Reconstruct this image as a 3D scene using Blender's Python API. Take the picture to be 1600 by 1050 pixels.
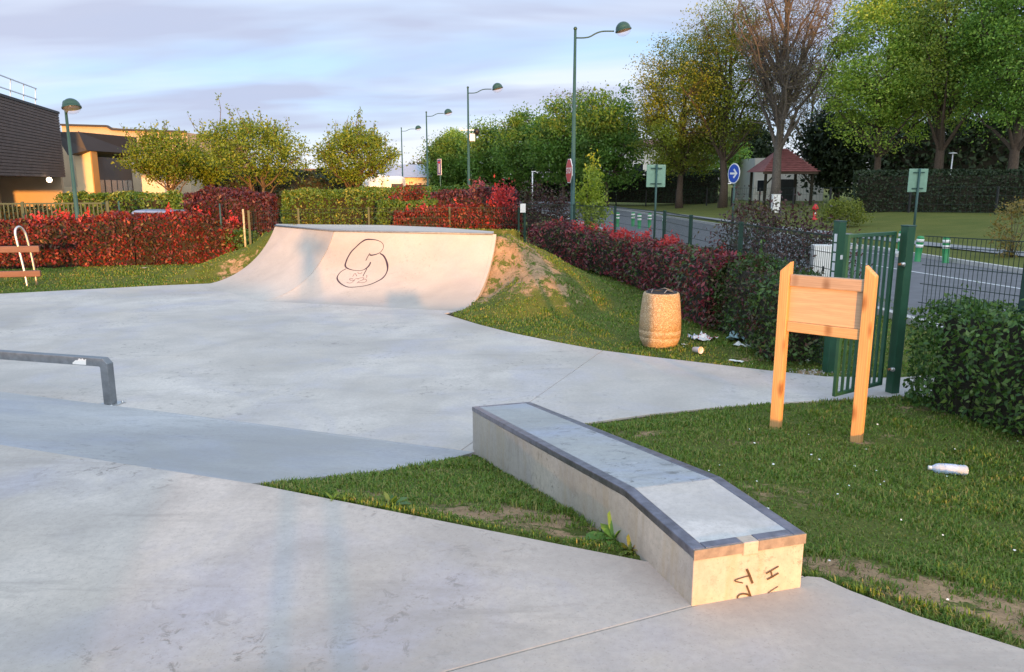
import bpy, math, random
import numpy as np
from mathutils import Vector, Matrix

# ------------------------------------------------------------------ clearing
for o in list(bpy.data.objects):
    bpy.data.objects.remove(o)
SC = bpy.context.scene
COL = SC.collection
R = math.radians

# ------------------------------------------------------------------ camera, world, sun, exposure
F_PX, PITCH, EYE = 1200.0, R(11.3), 2.3
cd = bpy.data.cameras.new('camera')
cam = bpy.data.objects.new('camera', cd)
COL.objects.link(cam)
cd.sensor_width = 36.0
cd.lens = 36.0 * F_PX / 1600.0
cd.clip_start, cd.clip_end = 0.05, 3000
cam.location = (0, 0, EYE)
cam.rotation_euler = (R(90) - PITCH, 0, 0)
SC.camera = cam

SUN_AZ, SUN_EL = R(14.5), R(3.3)          # azimuth to the right of straight behind the camera
S_DIR = Vector((math.sin(SUN_AZ) * math.cos(SUN_EL), -math.cos(SUN_AZ) * math.cos(SUN_EL), math.sin(SUN_EL)))
world = bpy.data.worlds.new('World')
SC.world = world
world.use_nodes = True
wn, wl = world.node_tree.nodes, world.node_tree.links
wn.clear()


def wnode(t, **kw):
    n = wn.new(t)
    for k, v in kw.items():
        setattr(n, k, v)
    return n


sky = wnode('ShaderNodeTexSky', sky_type='NISHITA', sun_disc=False)
sky.sun_elevation = R(7.0)
sky.sun_rotation = R(180) - SUN_AZ
sky.altitude = 100
sky.air_density, sky.dust_density, sky.ozone_density = 1.0, 0.6, 1.5
tc = wnode('ShaderNodeTexCoord')
sep = wnode('ShaderNodeSeparateXYZ')
wl.new(tc.outputs['Generated'], sep.inputs[0])


def wmath(op, a, b=None, clamp=False):
    n = wnode('ShaderNodeMath', operation=op, use_clamp=clamp)
    for i, v in enumerate((a, b)):
        if v is None:
            continue
        if isinstance(v, (int, float)):
            n.inputs[i].default_value = v
        else:
            wl.new(v, n.inputs[i])
    return n.outputs[0]


def wramp(fac, pts):
    n = wnode('ShaderNodeValToRGB')
    cr = n.color_ramp
    while len(cr.elements) < len(pts):
        cr.elements.new(0.5)
    for e, (p, c) in zip(cr.elements, pts):
        e.position = p
        e.color = (*c, 1)
    wl.new(fac, n.inputs[0])
    return n.outputs[0]


def wmix(fac, a, b, mode='MIX'):
    n = wnode('ShaderNodeMix', data_type='RGBA', blend_type=mode)
    for i, v in ((0, fac), (6, a), (7, b)):
        if isinstance(v, (int, float)):
            n.inputs[i].default_value = v
        elif isinstance(v, tuple):
            n.inputs[i].default_value = (*v, 1)
        else:
            wl.new(v, n.inputs[i])
    return n.outputs[2]


zc = wmath('MAXIMUM', sep.outputs[2], 0.0)
den = wmath('ADD', zc, 0.16)
px_ = wmath('DIVIDE', sep.outputs[0], den)
py_ = wmath('DIVIDE', sep.outputs[1], den)
cmb = wnode('ShaderNodeCombineXYZ')
wl.new(wmath('ADD', wmath('MULTIPLY', px_, 0.34), wmath('MULTIPLY', py_, 0.10)), cmb.inputs[0])
wl.new(wmath('MULTIPLY', py_, 0.80), cmb.inputs[1])


def wnoise(scale, detail, rough, off):
    m = wnode('ShaderNodeMapping')
    m.inputs['Location'].default_value = off
    wl.new(cmb.outputs[0], m.inputs[0])
    n = wnode('ShaderNodeTexNoise')
    n.inputs['Scale'].default_value = scale
    n.inputs['Detail'].default_value = detail
    n.inputs['Roughness'].default_value = rough
    n.inputs['Distortion'].default_value = 0.35
    wl.new(m.outputs[0], n.inputs['Vector'])
    return n.outputs['Fac']


n1 = wnoise(1.0, 5, 0.52, (3.1, 0.4, 0))
n2 = wnoise(1.7, 4, 0.48, (2.7, 9.3, 2))
cloud_a = wramp(n1, [(0.44, (0, 0, 0)), (0.60, (1, 1, 1))])
cloud_b = wramp(n2, [(0.47, (0, 0, 0)), (0.63, (1, 1, 1))])
SKY_STRENGTH = 0.15
# glow of the low sun through thin cloud: brighter and warmer towards the sun, all round the sky
sdot = wnode('ShaderNodeVectorMath', operation='DOT_PRODUCT')
wl.new(tc.outputs['Generated'], sdot.inputs[0])
sdot.inputs[1].default_value = tuple(S_DIR)
glow = wmath('MULTIPLY_ADD', sdot.outputs['Value'], 0.5, True)
glow.node.inputs[2].default_value = 0.5
glow = wmath('POWER', glow, 2.2)
gtint = wramp(glow, [(0.0, (0.0, 0.0, 0.0)), (0.35, (0.22, 0.20, 0.18)), (1.0, (1.0, 0.80, 0.56))])
gain = wmix(1.0, wmix(1.0, gtint, (3.0, 3.0, 3.0), 'MULTIPLY'), (1.0, 1.0, 1.0), 'ADD')
zen = wramp(zc, [(0.0, (0.96, 0.89, 0.92)), (0.10, (0.66, 0.77, 1.04)), (0.28, (0.58, 0.85, 1.10)), (1.0, (0.60, 0.90, 1.2))])
veil = wmix(0.80, wmix(1.0, sky.outputs[0], (1.0, 1.05, 1.2), 'MULTIPLY'), wmix(1.0, zen, (3.55, 4.05, 4.6), 'MULTIPLY'))
c1 = wmix(wmath('MULTIPLY', cloud_a, 0.66), veil, (4.05, 4.15, 4.5))
c2 = wmix(wmath('MULTIPLY', cloud_b, 0.85), c1, (2.25, 2.45, 3.25))
c2 = wmix(1.0, c2, gain, 'MULTIPLY')
bg = wnode('ShaderNodeBackground')
bg.inputs['Strength'].default_value = SKY_STRENGTH
wl.new(c2, bg.inputs['Color'])
wout = wnode('ShaderNodeOutputWorld')
wl.new(bg.outputs[0], wout.inputs[0])

sd = bpy.data.lights.new('sun', 'SUN')
sd.energy = 5.0
sd.angle = R(1.0)
sd.color = (1.0, 0.42, 0.09)
sun = bpy.data.objects.new('sun', sd)
COL.objects.link(sun)
sun.location = (20, -60, 20)
sun.rotation_euler = (-S_DIR).to_track_quat('-Z', 'Y').to_euler()

SC.view_settings.view_transform = 'Standard'
SC.view_settings.look = 'None'
SC.view_settings.gamma = 1
SC.view_settings.use_curve_mapping = False
SC.view_settings.exposure = 0.72
SC.render.engine = 'CYCLES'
SC.cycles.use_denoising = True
SC.cycles.max_bounces = 7
SC.cycles.transparent_max_bounces = 12

# ------------------------------------------------------------------ picture measurements -> world points
_s, _c = math.sin(PITCH), math.cos(PITCH)


def ray(px, py):
    u, v = (px - 800) / F_PX, (py - 525) / F_PX
    return np.array((u, _c - v * _s, -_s - v * _c))


def Pz(px, py, z):
    r = ray(px, py)
    t = (z - EYE) / r[2]
    return np.array((r[0] * t, r[1] * t, z))


def PY(px, py, Y):
    r = ray(px, py)
    t = Y / r[1]
    return np.array((r[0] * t, Y, EYE + r[2] * t))


# ------------------------------------------------------------------ noise
def _hash(ix, iy, iz, seed):
    h = (ix * 374761393 + iy * 668265263 + iz * 2147483647 + seed * 1274126177) & 0xFFFFFFFF
    h = ((h ^ (h >> 13)) * 1274126177) & 0xFFFFFFFF
    return ((h ^ (h >> 16)) & 0xFFFF) / 65535.0


def vnoise(x, y, z=0.0, seed=0):
    x, y, z = np.broadcast_arrays(np.asarray(x, float), np.asarray(y, float), np.asarray(z, float))
    ix, iy, iz = np.floor(x).astype(np.int64), np.floor(y).astype(np.int64), np.floor(z).astype(np.int64)
    fx, fy, fz = x - ix, y - iy, z - iz
    fx, fy, fz = (f * f * (3 - 2 * f) for f in (fx, fy, fz))
    out = 0
    for dx in (0, 1):
        for dy in (0, 1):
            for dz in (0, 1):
                w = (fx if dx else 1 - fx) * (fy if dy else 1 - fy) * (fz if dz else 1 - fz)
                out = out + w * _hash(ix + dx, iy + dy, iz + dz, seed)
    return out


def fbm(x, y, z=0.0, seed=0, oct=3):
    a, s, t = 0.5, 0, 0
    for i in range(oct):
        s = s + a * vnoise(np.asarray(x) * 2 ** i, np.asarray(y) * 2 ** i, np.asarray(z) * 2 ** i, seed + i)
        t += a
        a *= 0.5
    return s / t


def sstep(t):
    t = np.clip(t, 0, 1)
    return t * t * (3 - 2 * t)


def in_poly(x, y, poly):
    inside = np.zeros(np.shape(x), bool)
    n = len(poly)
    for i in range(n):
        x0, y0 = poly[i][:2]
        x1, y1 = poly[(i + 1) % n][:2]
        if y0 == y1:
            continue
        cond = ((y0 > y) != (y1 > y)) & (x < (x1 - x0) * (y - y0) / (y1 - y0) + x0)
        inside ^= cond
    return inside


# ------------------------------------------------------------------ object helpers
def link(o, parent=None):
    COL.objects.link(o)
    if parent is not None:
        o.parent = parent
    return o


def tag(o, label=None, cat=None, group=None, kind=None):
    for k, v in (('label', label), ('category', cat), ('group', group), ('kind', kind)):
        if v:
            o[k] = v
    return o


def thing(name, label, cat, loc=(0, 0, 0), rz=0.0, group=None):
    o = bpy.data.objects.new(name, None)
    o.empty_display_size = 0.1
    o.location = [float(v) for v in loc]
    o.rotation_euler = (0, 0, rz)
    link(o)
    return tag(o, label, cat, group)


def npmesh(name, V, F, mat, parent=None, smooth=False, attrs=None):
    V = np.ascontiguousarray(V, np.float32).reshape(-1, 3)
    F = np.ascontiguousarray(F, np.int32)
    m, k = F.shape
    me = bpy.data.meshes.new(name)
    me.vertices.add(len(V))
    me.vertices.foreach_set('co', V.ravel())
    me.loops.add(m * k)
    me.loops.foreach_set('vertex_index', F.ravel())
    me.polygons.add(m)
    me.polygons.foreach_set('loop_start', np.arange(0, m * k, k, dtype=np.int32))
    me.polygons.foreach_set('loop_total', np.full(m, k, np.int32))
    me.update(calc_edges=True)
    if smooth:
        me.polygons.foreach_set('use_smooth', np.ones(m, bool))
    if attrs:
        for an, av in attrs.items():
            a = me.attributes.new(an, 'FLOAT', 'POINT')
            a.data.foreach_set('value', np.ascontiguousarray(av, np.float32).ravel())
    if mat:
        me.materials.append(mat)
    return link(bpy.data.objects.new(name, me), parent)


class MB:
    """Collects solids, then links them as ONE mesh object."""

    def __init__(self):
        self.v, self.f, self.sm = [], [], []

    def add(self, vs, fs, smooth=False):
        n = len(self.v)
        self.v.extend([tuple(float(c) for c in p) for p in vs])
        self.f.extend([tuple(i + n for i in f) for f in fs])
        self.sm.extend([smooth] * len(fs))
        return self

    def box(self, c, s, rz=0.0, rot=None):
        hx, hy, hz = (k / 2 for k in s)
        M = rot if rot is not None else Matrix.Rotation(rz, 3, 'Z')
        vs = [M @ Vector((x, y, z)) + Vector([float(k) for k in c]) for x in (-hx, hx) for y in (-hy, hy) for z in (-hz, hz)]
        return self.add(vs, [(0, 1, 3, 2), (4, 6, 7, 5), (0, 4, 5, 1), (2, 3, 7, 6), (0, 2, 6, 4), (1, 5, 7, 3)])

    def beam(self, a, b, w, h=None, up=(0, 0, 1)):
        a, b = Vector([float(k) for k in a]), Vector([float(k) for k in b])
        h = h or w
        d = (b - a).normalized()
        u = Vector(up)
        if abs(d.dot(u)) > 0.95:
            u = Vector((0, 1, 0))
        s = d.cross(u).normalized()
        u = s.cross(d).normalized()
        vs = []
        for p in (a, b):
            for i, j in ((-1, -1), (1, -1), (1, 1), (-1, 1)):
                vs.append(p + s * (i * w / 2) + u * (j * h / 2))
        return self.add(vs, [(0, 1, 2, 3), (7, 6, 5, 4), (0, 4, 5, 1), (1, 5, 6, 2), (2, 6, 7, 3), (3, 7, 4, 0)])

    def tube(self, pts, r, n=8, cap=True):
        pts = [Vector([float(k) for k in p]) for p in pts]
        rs = r if isinstance(r, (list, tuple, np.ndarray)) else [r] * len(pts)
        vs, fs = [], []
        ref = None
        for i, p in enumerate(pts):
            d = (pts[min(i + 1, len(pts) - 1)] - pts[max(i - 1, 0)])
            d = d.normalized() if d.length > 1e-9 else Vector((0, 0, 1))
            if ref is None:
                ref = Vector((1, 0, 0)) if abs(d.x) < 0.8 else Vector((0, 1, 0))
            s = (ref - d * ref.dot(d)).normalized()
            ref = s
            t = d.cross(s)
            for k in range(n):
                a = 2 * math.pi * k / n
                vs.append(p + (s * math.cos(a) + t * math.sin(a)) * float(rs[i]))
        for i in range(len(pts) - 1):
            for k in range(n):
                k2 = (k + 1) % n
                fs.append((i * n + k, i * n + k2, (i + 1) * n + k2, (i + 1) * n + k))
        self.add(vs, fs, True)
        if cap:
            m = len(self.v) - len(vs)
            self.f.append(tuple(m + k for k in reversed(range(n))))
            self.f.append(tuple(m + (len(pts) - 1) * n + k for k in range(n)))
            self.sm += [False, False]
        return self

    def lathe(self, prof, n=24, c=(0, 0, 0), M=None, smooth=True):
        vs, fs = [], []
        for r_, z in prof:
            for k in range(n):
                a = 2 * math.pi * k / n
                p = Vector((r_ * math.cos(a), r_ * math.sin(a), z))
                if M is not None:
                    p = M @ p
                vs.append(p + Vector([float(q) for q in c]))
        for i in range(len(prof) - 1):
            for k in range(n):
                k2 = (k + 1) % n
                fs.append((i * n + k, i * n + k2, (i + 1) * n + k2, (i + 1) * n + k))
        return self.add(vs, fs, smooth)

    def prism(self, poly, z0, z1):
        """poly: (x,y) or (x,y,ztop); z0 scalar bottom, z1 scalar top (ignored if poly has z)."""
        n = len(poly)
        top = [(p[0], p[1], p[2] if len(p) > 2 else z1) for p in poly]
        bot = [(p[0], p[1], z0) for p in poly]
        area = sum(poly[i][0] * poly[(i + 1) % n][1] - poly[(i + 1) % n][0] * poly[i][1] for i in range(n))
        fs = [tuple(range(n)), tuple(range(2 * n - 1, n - 1, -1))]
        for i in range(n):
            j = (i + 1) % n
            fs.append((i, n + i, n + j, j))
        if area < 0:
            fs = [tuple(reversed(f)) for f in fs]
        return self.add(top + bot, fs)

    def build(self, name, mat, parent=None, bevel=0.0, seg=2, kind=None, auto=True):
        me = bpy.data.meshes.new(name)
        me.from_pydata(self.v, [], self.f)
        me.polygons.foreach_set('use_smooth', self.sm)
        me.update()
        if mat:
            me.materials.append(mat)
        o = link(bpy.data.objects.new(name, me), parent)
        if bevel:
            b = o.modifiers.new('bevel', 'BEVEL')
            b.width = bevel
            b.segments = seg
            b.limit_method = 'ANGLE'
            b.angle_limit = R(40)
        if kind:
            o['kind'] = kind
        return o


def copy_tree(o, parent=None):
    c = o.copy()
    COL.objects.link(c)
    if parent is not None:
        c.parent = parent
    for ch in list(o.children):
        copy_tree(ch, c)
    return c


# ------------------------------------------------------------------ materials
def mat_new(name):
    m = bpy.data.materials.new(name)
    m.use_nodes = True
    nt = m.node_tree
    nt.nodes.clear()
    out = nt.nodes.new('ShaderNodeOutputMaterial')
    return m, nt, out


class NT:
    def __init__(self, nt):
        self.nt = nt

    def node(self, t, **kw):
        n = self.nt.nodes.new(t)
        for k, v in kw.items():
            setattr(n, k, v)
        return n

    def put(self, sock, v):
        if v is None:
            return
        if isinstance(v, (int, float)):
            sock.default_value = v
        elif isinstance(v, tuple):
            sock.default_value = (*v, 1) if len(v) == 3 and sock.type == 'RGBA' else v
        else:
            self.nt.links.new(v, sock)

    def coord(self, scale=(1, 1, 1), kind='Object'):
        t = self.node('ShaderNodeTexCoord')
        m = self.node('ShaderNodeMapping')
        m.inputs['Scale'].default_value = scale
        self.nt.links.new(t.outputs[kind], m.inputs[0])
        return m.outputs[0]

    def noise(self, vec, scale, detail=4, rough=0.55, dist=0.0):
        n = self.node('ShaderNodeTexNoise')
        n.inputs['Scale'].default_value = scale
        n.inputs['Detail'].default_value = detail
        n.inputs['Roughness'].default_value = rough
        n.inputs['Distortion'].default_value = dist
        self.put(n.inputs['Vector'], vec)
        return n.outputs['Fac']

    def ramp(self, fac, pts, interp='LINEAR'):
        n = self.node('ShaderNodeValToRGB')
        cr = n.color_ramp
        cr.interpolation = interp
        while len(cr.elements) < len(pts):
            cr.elements.new(0.5)
        for e, (p, c) in zip(cr.elements, pts):
            e.position = p
            e.color = (c, c, c, 1) if isinstance(c, (int, float)) else (*c, 1)
        self.put(n.inputs[0], fac)
        return n.outputs[0]

    def mix(self, fac, a, b, mode='MIX'):
        n = self.node('ShaderNodeMix', data_type='RGBA', blend_type=mode)
        self.put(n.inputs[0], fac)
        self.put(n.inputs[6], a)
        self.put(n.inputs[7], b)
        return n.outputs[2]

    def math(self, op, a, b=None, clamp=False):
        n = self.node('ShaderNodeMath', operation=op, use_clamp=clamp)
        self.put(n.inputs[0], a)
        self.put(n.inputs[1], b)
        return n.outputs[0]

    def bump(self, h, strength, dist=0.01):
        n = self.node('ShaderNodeBump')
        n.inputs['Strength'].default_value = strength
        n.inputs['Distance'].default_value = dist
        self.put(n.inputs['Height'], h)
        return n.outputs[0]

    def bsdf(self, color, rough=0.7, metal=0.0, normal=None, spec=0.5, **kw):
        b = self.node('ShaderNodeBsdfPrincipled')
        self.put(b.inputs['Base Color'], color)
        self.put(b.inputs['Roughness'], rough)
        self.put(b.inputs['Metallic'], metal)
        b.inputs['Specular IOR Level'].default_value = spec
        if normal is not None:
            self.put(b.inputs['Normal'], normal)
        for k, v in kw.items():
            self.put(b.inputs[k], v)
        return b.outputs[0]


def m_plain(name, col, rough=0.6, metal=0.0, var=0.12, scale=9.0, bump=0.0, spec=0.4):
    m, nt, out = mat_new(name)
    g = NT(nt)
    v = g.coord()
    n = g.noise(v, scale, 5, 0.6)
    c = g.mix(g.ramp(n, [(0.3, 0.0), (0.7, 1.0)]), tuple(k * (1 - var) for k in col), tuple(min(1, k * (1 + var)) for k in col))
    rr = g.math('ADD', rough - 0.08, g.math('MULTIPLY', n, 0.16))
    nrm = g.bump(g.noise(v, scale * 6, 3), bump, 0.01) if bump else None
    nt.links.new(g.bsdf(c, rr, metal, nrm, spec), out.inputs[0])
    return m


def m_concrete(name, col, stain=1.0, seed=0.0, grain=1.0, streak=False):
    m, nt, out = mat_new(name)
    g = NT(nt)
    t = g.node('ShaderNodeTexCoord')
    mp = g.node('ShaderNodeMapping')
    mp.inputs['Location'].default_value = (seed, seed * 0.7, seed * 0.3)
    nt.links.new(t.outputs['Object'], mp.inputs[0])
    v = mp.outputs[0]
    big = g.noise(v, 0.42, 4, 0.55, 0.4)
    mid = g.noise(v, 1.9, 6, 0.62, 0.5)
    fine = g.noise(v, 26, 5, 0.7)
    speck = g.noise(v, 95, 2, 0.6)
    dark = tuple(k * 0.74 for k in col)
    light = tuple(min(1, k * 1.15) for k in col)
    c = g.mix(g.ramp(big, [(0.33, 0.0), (0.68, 1.0)]), dark, light)
    # trowel burnish with a cool violet cast, in big soft patches
    cool = g.ramp(g.noise(v, 0.9, 5, 0.6, 0.9), [(0.48, 0.0), (0.66, 0.8 * stain)])
    c = g.mix(cool, c, (col[0] * 0.80, col[1] * 0.84, col[2] * 1.02))
    warm = g.ramp(g.noise(v, 0.63, 3, 0.6, 0.3), [(0.5, 0.0), (0.72, 0.4 * stain)])
    c = g.mix(warm, c, (col[0] * 1.05, col[1] * 0.98, col[2] * 0.86))
    c = g.mix(g.ramp(mid, [(0.33, 0.55 * stain), (0.55, 0.0)]), c, tuple(k * 0.66 for k in col))
    # stretched scuffs left by wheels
    sc_v = g.coord((0.6, 3.2, 1))
    scuff = g.ramp(g.noise(sc_v, 1.3, 6, 0.66, 0.7), [(0.56, 0.0), (0.70, 0.5 * stain)])
    c = g.mix(scuff, c, tuple(k * 0.58 for k in col))
    # dark spots and spalls
    spot = g.math('MULTIPLY', g.ramp(g.noise(v, 11, 5, 0.75, 0.6), [(0.56, 0.0), (0.64, 1.0)]),
                  g.ramp(g.noise(v, 0.8, 2, 0.5), [(0.47, 0.0), (0.6, 0.85 * stain)]))
    c = g.mix(spot, c, tuple(k * 0.42 for k in col))
    c = g.mix(g.ramp(fine, [(0.3, 0.4 * grain), (0.6, 0.0)]), c, tuple(k * 0.6 for k in col))
    c = g.mix(g.ramp(speck, [(0.6, 0.0), (0.7, 0.4 * grain)]), c, tuple(k * 0.5 for k in col))
    if streak:
        st = g.coord((7, 7, 0.7))
        c = g.mix(g.ramp(g.noise(st, 1.6, 5, 0.6, 0.2), [(0.5, 0.0), (0.75, 0.5)]), c, (col[0] * 0.78, col[1] * 0.66, col[2] * 0.46))
    h = g.math('ADD', g.math('MULTIPLY', fine, 0.5), g.math('ADD', g.math('MULTIPLY', speck, 0.25), g.math('MULTIPLY', mid, 0.8)))
    h = g.math('SUBTRACT', h, g.math('MULTIPLY', spot, 0.5))
    rr = g.math('ADD', 0.62, g.math('MULTIPLY', mid, 0.3))
    nt.links.new(g.bsdf(c, rr, 0.0, g.bump(h, 0.22, 0.006), 0.35), out.inputs[0])
    return m


def m_leaf(name, cols, rough=0.5, trans=0.35, patch=None, patch_scale=0.8, spec=0.35):
    """Leaf: colour per leaf (random per island) plus soft patches of another tone through the plant."""
    m, nt, out = mat_new(name)
    g = NT(nt)
    geo = g.node('ShaderNodeNewGeometry')
    rnd = geo.outputs['Random Per Island']
    n = len(cols)
    c = g.ramp(rnd, [((i + 0.5) / n, k) for i, k in enumerate(cols)])
    v = g.coord()
    if patch:
        pn = g.noise(v, patch_scale, 3, 0.6, 0.4)
        sel = g.ramp(g.math('ADD', pn, g.math('MULTIPLY', g.math('SUBTRACT', rnd, 0.5), 0.22)), [(0.47, 0.0), (0.60, 1.0)])
        pc = g.ramp(g.math('FRACT', g.math('MULTIPLY', rnd, 7.31)), [((i + 0.5) / len(patch), k) for i, k in enumerate(patch)])
        c = g.mix(sel, c, pc)
    b = g.bsdf(c, rough, 0.0, None, spec)
    if trans:
        tr = g.node('ShaderNodeBsdfTranslucent')
        g.put(tr.inputs[0], g.mix(1.0, c, (1.25, 1.2, 0.8), 'MULTIPLY'))
        mx = g.node('ShaderNodeMixShader')
        mx.inputs[0].default_value = trans
        nt.links.new(b, mx.inputs[1])
        nt.links.new(tr.outputs[0], mx.inputs[2])
        b = mx.outputs[0]
    nt.links.new(b, out.inputs[0])
    return m


def m_ground(name, grass_a, grass_b, dirt, use_attr=True):
    m, nt, out = mat_new(name)
    g = NT(nt)
    v = g.coord()
    a = g.noise(v, 0.7, 4, 0.6)
    b = g.noise(v, 5.5, 5, 0.7)
    f = g.noise(v, 38, 4, 0.75)
    gc = g.mix(g.ramp(a, [(0.35, 0.0), (0.65, 1.0)]), grass_a, grass_b)
    gc = g.mix(g.ramp(f, [(0.35, 0.5), (0.62, 0.0)]), gc, tuple(k * 0.35 for k in grass_a))
    dc = g.mix(g.ramp(b, [(0.35, 0.0), (0.65, 1.0)]), tuple(k * 0.72 for k in dirt), tuple(k * 1.15 for k in dirt))
    dc = g.mix(g.ramp(f, [(0.55, 0.0), (0.68, 0.75)]), dc, tuple(k * 0.42 for k in dirt))
    dc = g.mix(g.ramp(g.noise(v, 2.2, 5, 0.7), [(0.45, 0.0), (0.65, 0.55)]), dc, (dirt[0] * 0.62, dirt[1] * 0.70, dirt[2] * 0.72))
    if use_attr:
        at = g.node('ShaderNodeAttribute', attribute_name='dirt')
        s = g.math('ADD', at.outputs['Fac'], g.math('MULTIPLY', g.math('SUBTRACT', b, 0.5), 1.5))
        s = g.math('ADD', s, g.math('MULTIPLY', g.math('SUBTRACT', f, 0.5), 0.5))
        s = g.math('SUBTRACT', s, g.ramp(g.noise(v, 4.2, 4, 0.65, 0.5), [(0.50, 0.0), (0.62, 0.75)]))
        sel = g.ramp(s, [(0.28, 0.0), (0.60, 1.0)])
    else:
        sel = g.ramp(b, [(0.62, 0.0), (0.78, 0.5)])
    c = g.mix(sel, gc, dc)
    h = g.math('ADD', g.math('MULTIPLY', f, 1.0), b)
    nt.links.new(g.bsdf(c, 0.95, 0.0, g.bump(h, 0.6, 0.03), 0.15), out.inputs[0])
    return m


def m_wood(name, col, knot=True, axis='z', wave=0.55):
    m, nt, out = mat_new(name)
    g = NT(nt)
    v = g.coord((14, 14, 1.1) if axis == 'z' else (1.1, 14, 14))
    n = g.noise(v, 2.2, 5, 0.6, 0.8)
    w = g.node('ShaderNodeTexWave', wave_type='BANDS', bands_direction='X' if axis == 'z' else 'Z')
    w.inputs['Scale'].default_value = 1.3
    w.inputs['Distortion'].default_value = 6
    w.inputs['Detail'].default_value = 3
    g.put(w.inputs['Vector'], v)
    c = g.mix(g.math('MULTIPLY', w.outputs['Fac'], wave), tuple(k * 1.1 for k in col), (col[0] * 0.78, col[1] * 0.66, col[2] * 0.52))
    c = g.mix(g.ramp(n, [(0.4, 0.35), (0.6, 0.0)]), c, tuple(k * 0.6 for k in col))
    if knot:
        vo = g.node('ShaderNodeTexVoronoi')
        vo.inputs['Scale'].default_value = 1.0
        g.put(vo.inputs['Vector'], g.coord((6.0, 6.0, 2.9)))
        c = g.mix(g.ramp(vo.outputs['Distance'], [(0.10, 0.8), (0.30, 0.0)]), c, (col[0] * 0.35, col[1] * 0.22, col[2] * 0.14))
    nt.links.new(g.bsdf(c, 0.62, 0.0, g.bump(n, 0.15, 0.003), 0.3), out.inputs[0])
    return m


M = {}
M['plaza'] = m_concrete('plaza_concrete', (0.52, 0.475, 0.43), 0.75, 0.0)
M['slab'] = m_concrete('platform_concrete', (0.465, 0.422, 0.38), 1.0, 13.0)
M['bank'] = m_concrete('bank_concrete', (0.42, 0.415, 0.41), 0.6, 31.0)
M['ramp'] = m_concrete('ramp_concrete', (0.44, 0.41, 0.37), 0.35, 57.0, 0.5)
M['ledge'] = m_concrete('ledge_concrete', (0.46, 0.42, 0.355), 0.9, 71.0, 1.2, True)
M['ledge_top'] = m_concrete('ledge_top_concrete', (0.42, 0.425, 0.42), 1.2, 83.0, 1.3)
M['ledge_toplight'] = m_concrete('ledge_patch_concrete', (0.52, 0.51, 0.49), 1.0, 97.0, 1.3)
M['mortar'] = m_concrete('mortar_concrete', (0.50, 0.44, 0.37), 0.4, 7.0, 1.2)
M['edge_steel'] = m_plain('edge_steel', (0.20, 0.20, 0.235), 0.40, 0.85, 0.35, 16, 0.08)
M['edge_sunlit'] = m_plain('sunlit_edge_steel', (0.23, 0.20, 0.17), 0.6, 0.15, 0.3, 22, 0.1)  # weathered front steel with the low sun's warm light put into its colour
M['rail_steel'] = m_plain('rail_steel', (0.20, 0.215, 0.23), 0.5, 0.5, 0.2, 12, 0.05)
M['galv'] = m_plain('galvanised_steel', (0.55, 0.55, 0.54), 0.32, 0.85, 0.1, 20)
M['ink'] = m_plain('marker_ink', (0.035, 0.018, 0.03), 0.6, 0, 0.3, 30)
M['ink_faint'] = m_plain('faint_ink', (0.19, 0.13, 0.13), 0.7, 0, 0.3, 30)
M['ink_brown'] = m_plain('brown_ink', (0.07, 0.045, 0.02), 0.6, 0, 0.3, 30)
M['green_paint'] = m_plain('green_paint', (0.018, 0.075, 0.042), 0.42, 0.0, 0.2, 6)
M['green_dark'] = m_plain('dark_green_paint', (0.012, 0.045, 0.032), 0.5, 0.0, 0.2, 6)
M['lamp_green'] = m_plain('lamp_green_paint', (0.026, 0.072, 0.062), 0.42, 0.1, 0.15, 6)
M['lamp_dome'] = m_plain('lamp_dome_paint', (0.02, 0.06, 0.05), 0.35, 0.1, 0.15, 6)
M['wire'] = m_plain('fence_wire', (0.012, 0.03, 0.024), 0.6, 0.0, 0.1)
M['black'] = m_plain('black_plastic', (0.012, 0.012, 0.013), 0.45)
M['black_metal'] = m_plain('black_metal', (0.016, 0.018, 0.018), 0.6)
M['white'] = m_plain('white_paint', (0.74, 0.74, 0.72), 0.5, 0, 0.06, 5)
M['grey_white'] = m_plain('grey_white', (0.55, 0.57, 0.6), 0.5, 0, 0.1, 5)
M['wood'] = m_wood('pine_wood', (0.56, 0.335, 0.145))
M['wood_panel'] = m_wood('panel_wood', (0.52, 0.345, 0.22), False, 'x', 0.16)
M['wood_rail'] = m_wood('rail_wood', (0.38, 0.285, 0.21), True, 'x', 0.3)
M['wood_rail2'] = m_wood('lower_rail_wood', (0.50, 0.33, 0.17), True, 'x', 0.35)
M['bench_wood'] = m_wood('bench_wood', (0.15, 0.085, 0.065), False, 'x', 0.4)
M['asphalt'] = m_plain('asphalt', (0.115, 0.115, 0.125), 0.85, 0, 0.2, 3.0, 0.3)
M['path'] = m_plain('path_asphalt', (0.20, 0.20, 0.205), 0.9, 0, 0.15, 3.0, 0.3)
M['kerb'] = m_plain('kerb_stone', (0.42, 0.41, 0.39), 0.85, 0, 0.12, 4)
M['line'] = m_plain('road_paint', (0.55, 0.56, 0.57), 0.7, 0, 0.2, 8)
M['lawn'] = m_ground('lawn_ground', (0.085, 0.115, 0.022), (0.12, 0.135, 0.03), (0.36, 0.235, 0.135))
M['far_grass'] = m_ground('verge_ground', (0.095, 0.115, 0.024), (0.14, 0.145, 0.034), (0.22, 0.18, 0.09), False)
M['glass'] = m_plain('dark_glass', (0.02, 0.024, 0.03), 0.08, 0, 0.1, 3, 0, 0.6)
M['bark'] = m_plain('bark', (0.075, 0.055, 0.04), 0.9, 0, 0.4, 12, 0.6)
M['bark_grey'] = m_plain('grey_bark', (0.10, 0.085, 0.07), 0.9, 0, 0.4, 12, 0.6)
M['bark_tan'] = m_plain('tan_bark', (0.105, 0.078, 0.052), 0.9, 0, 0.3, 12, 0.5)
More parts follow.
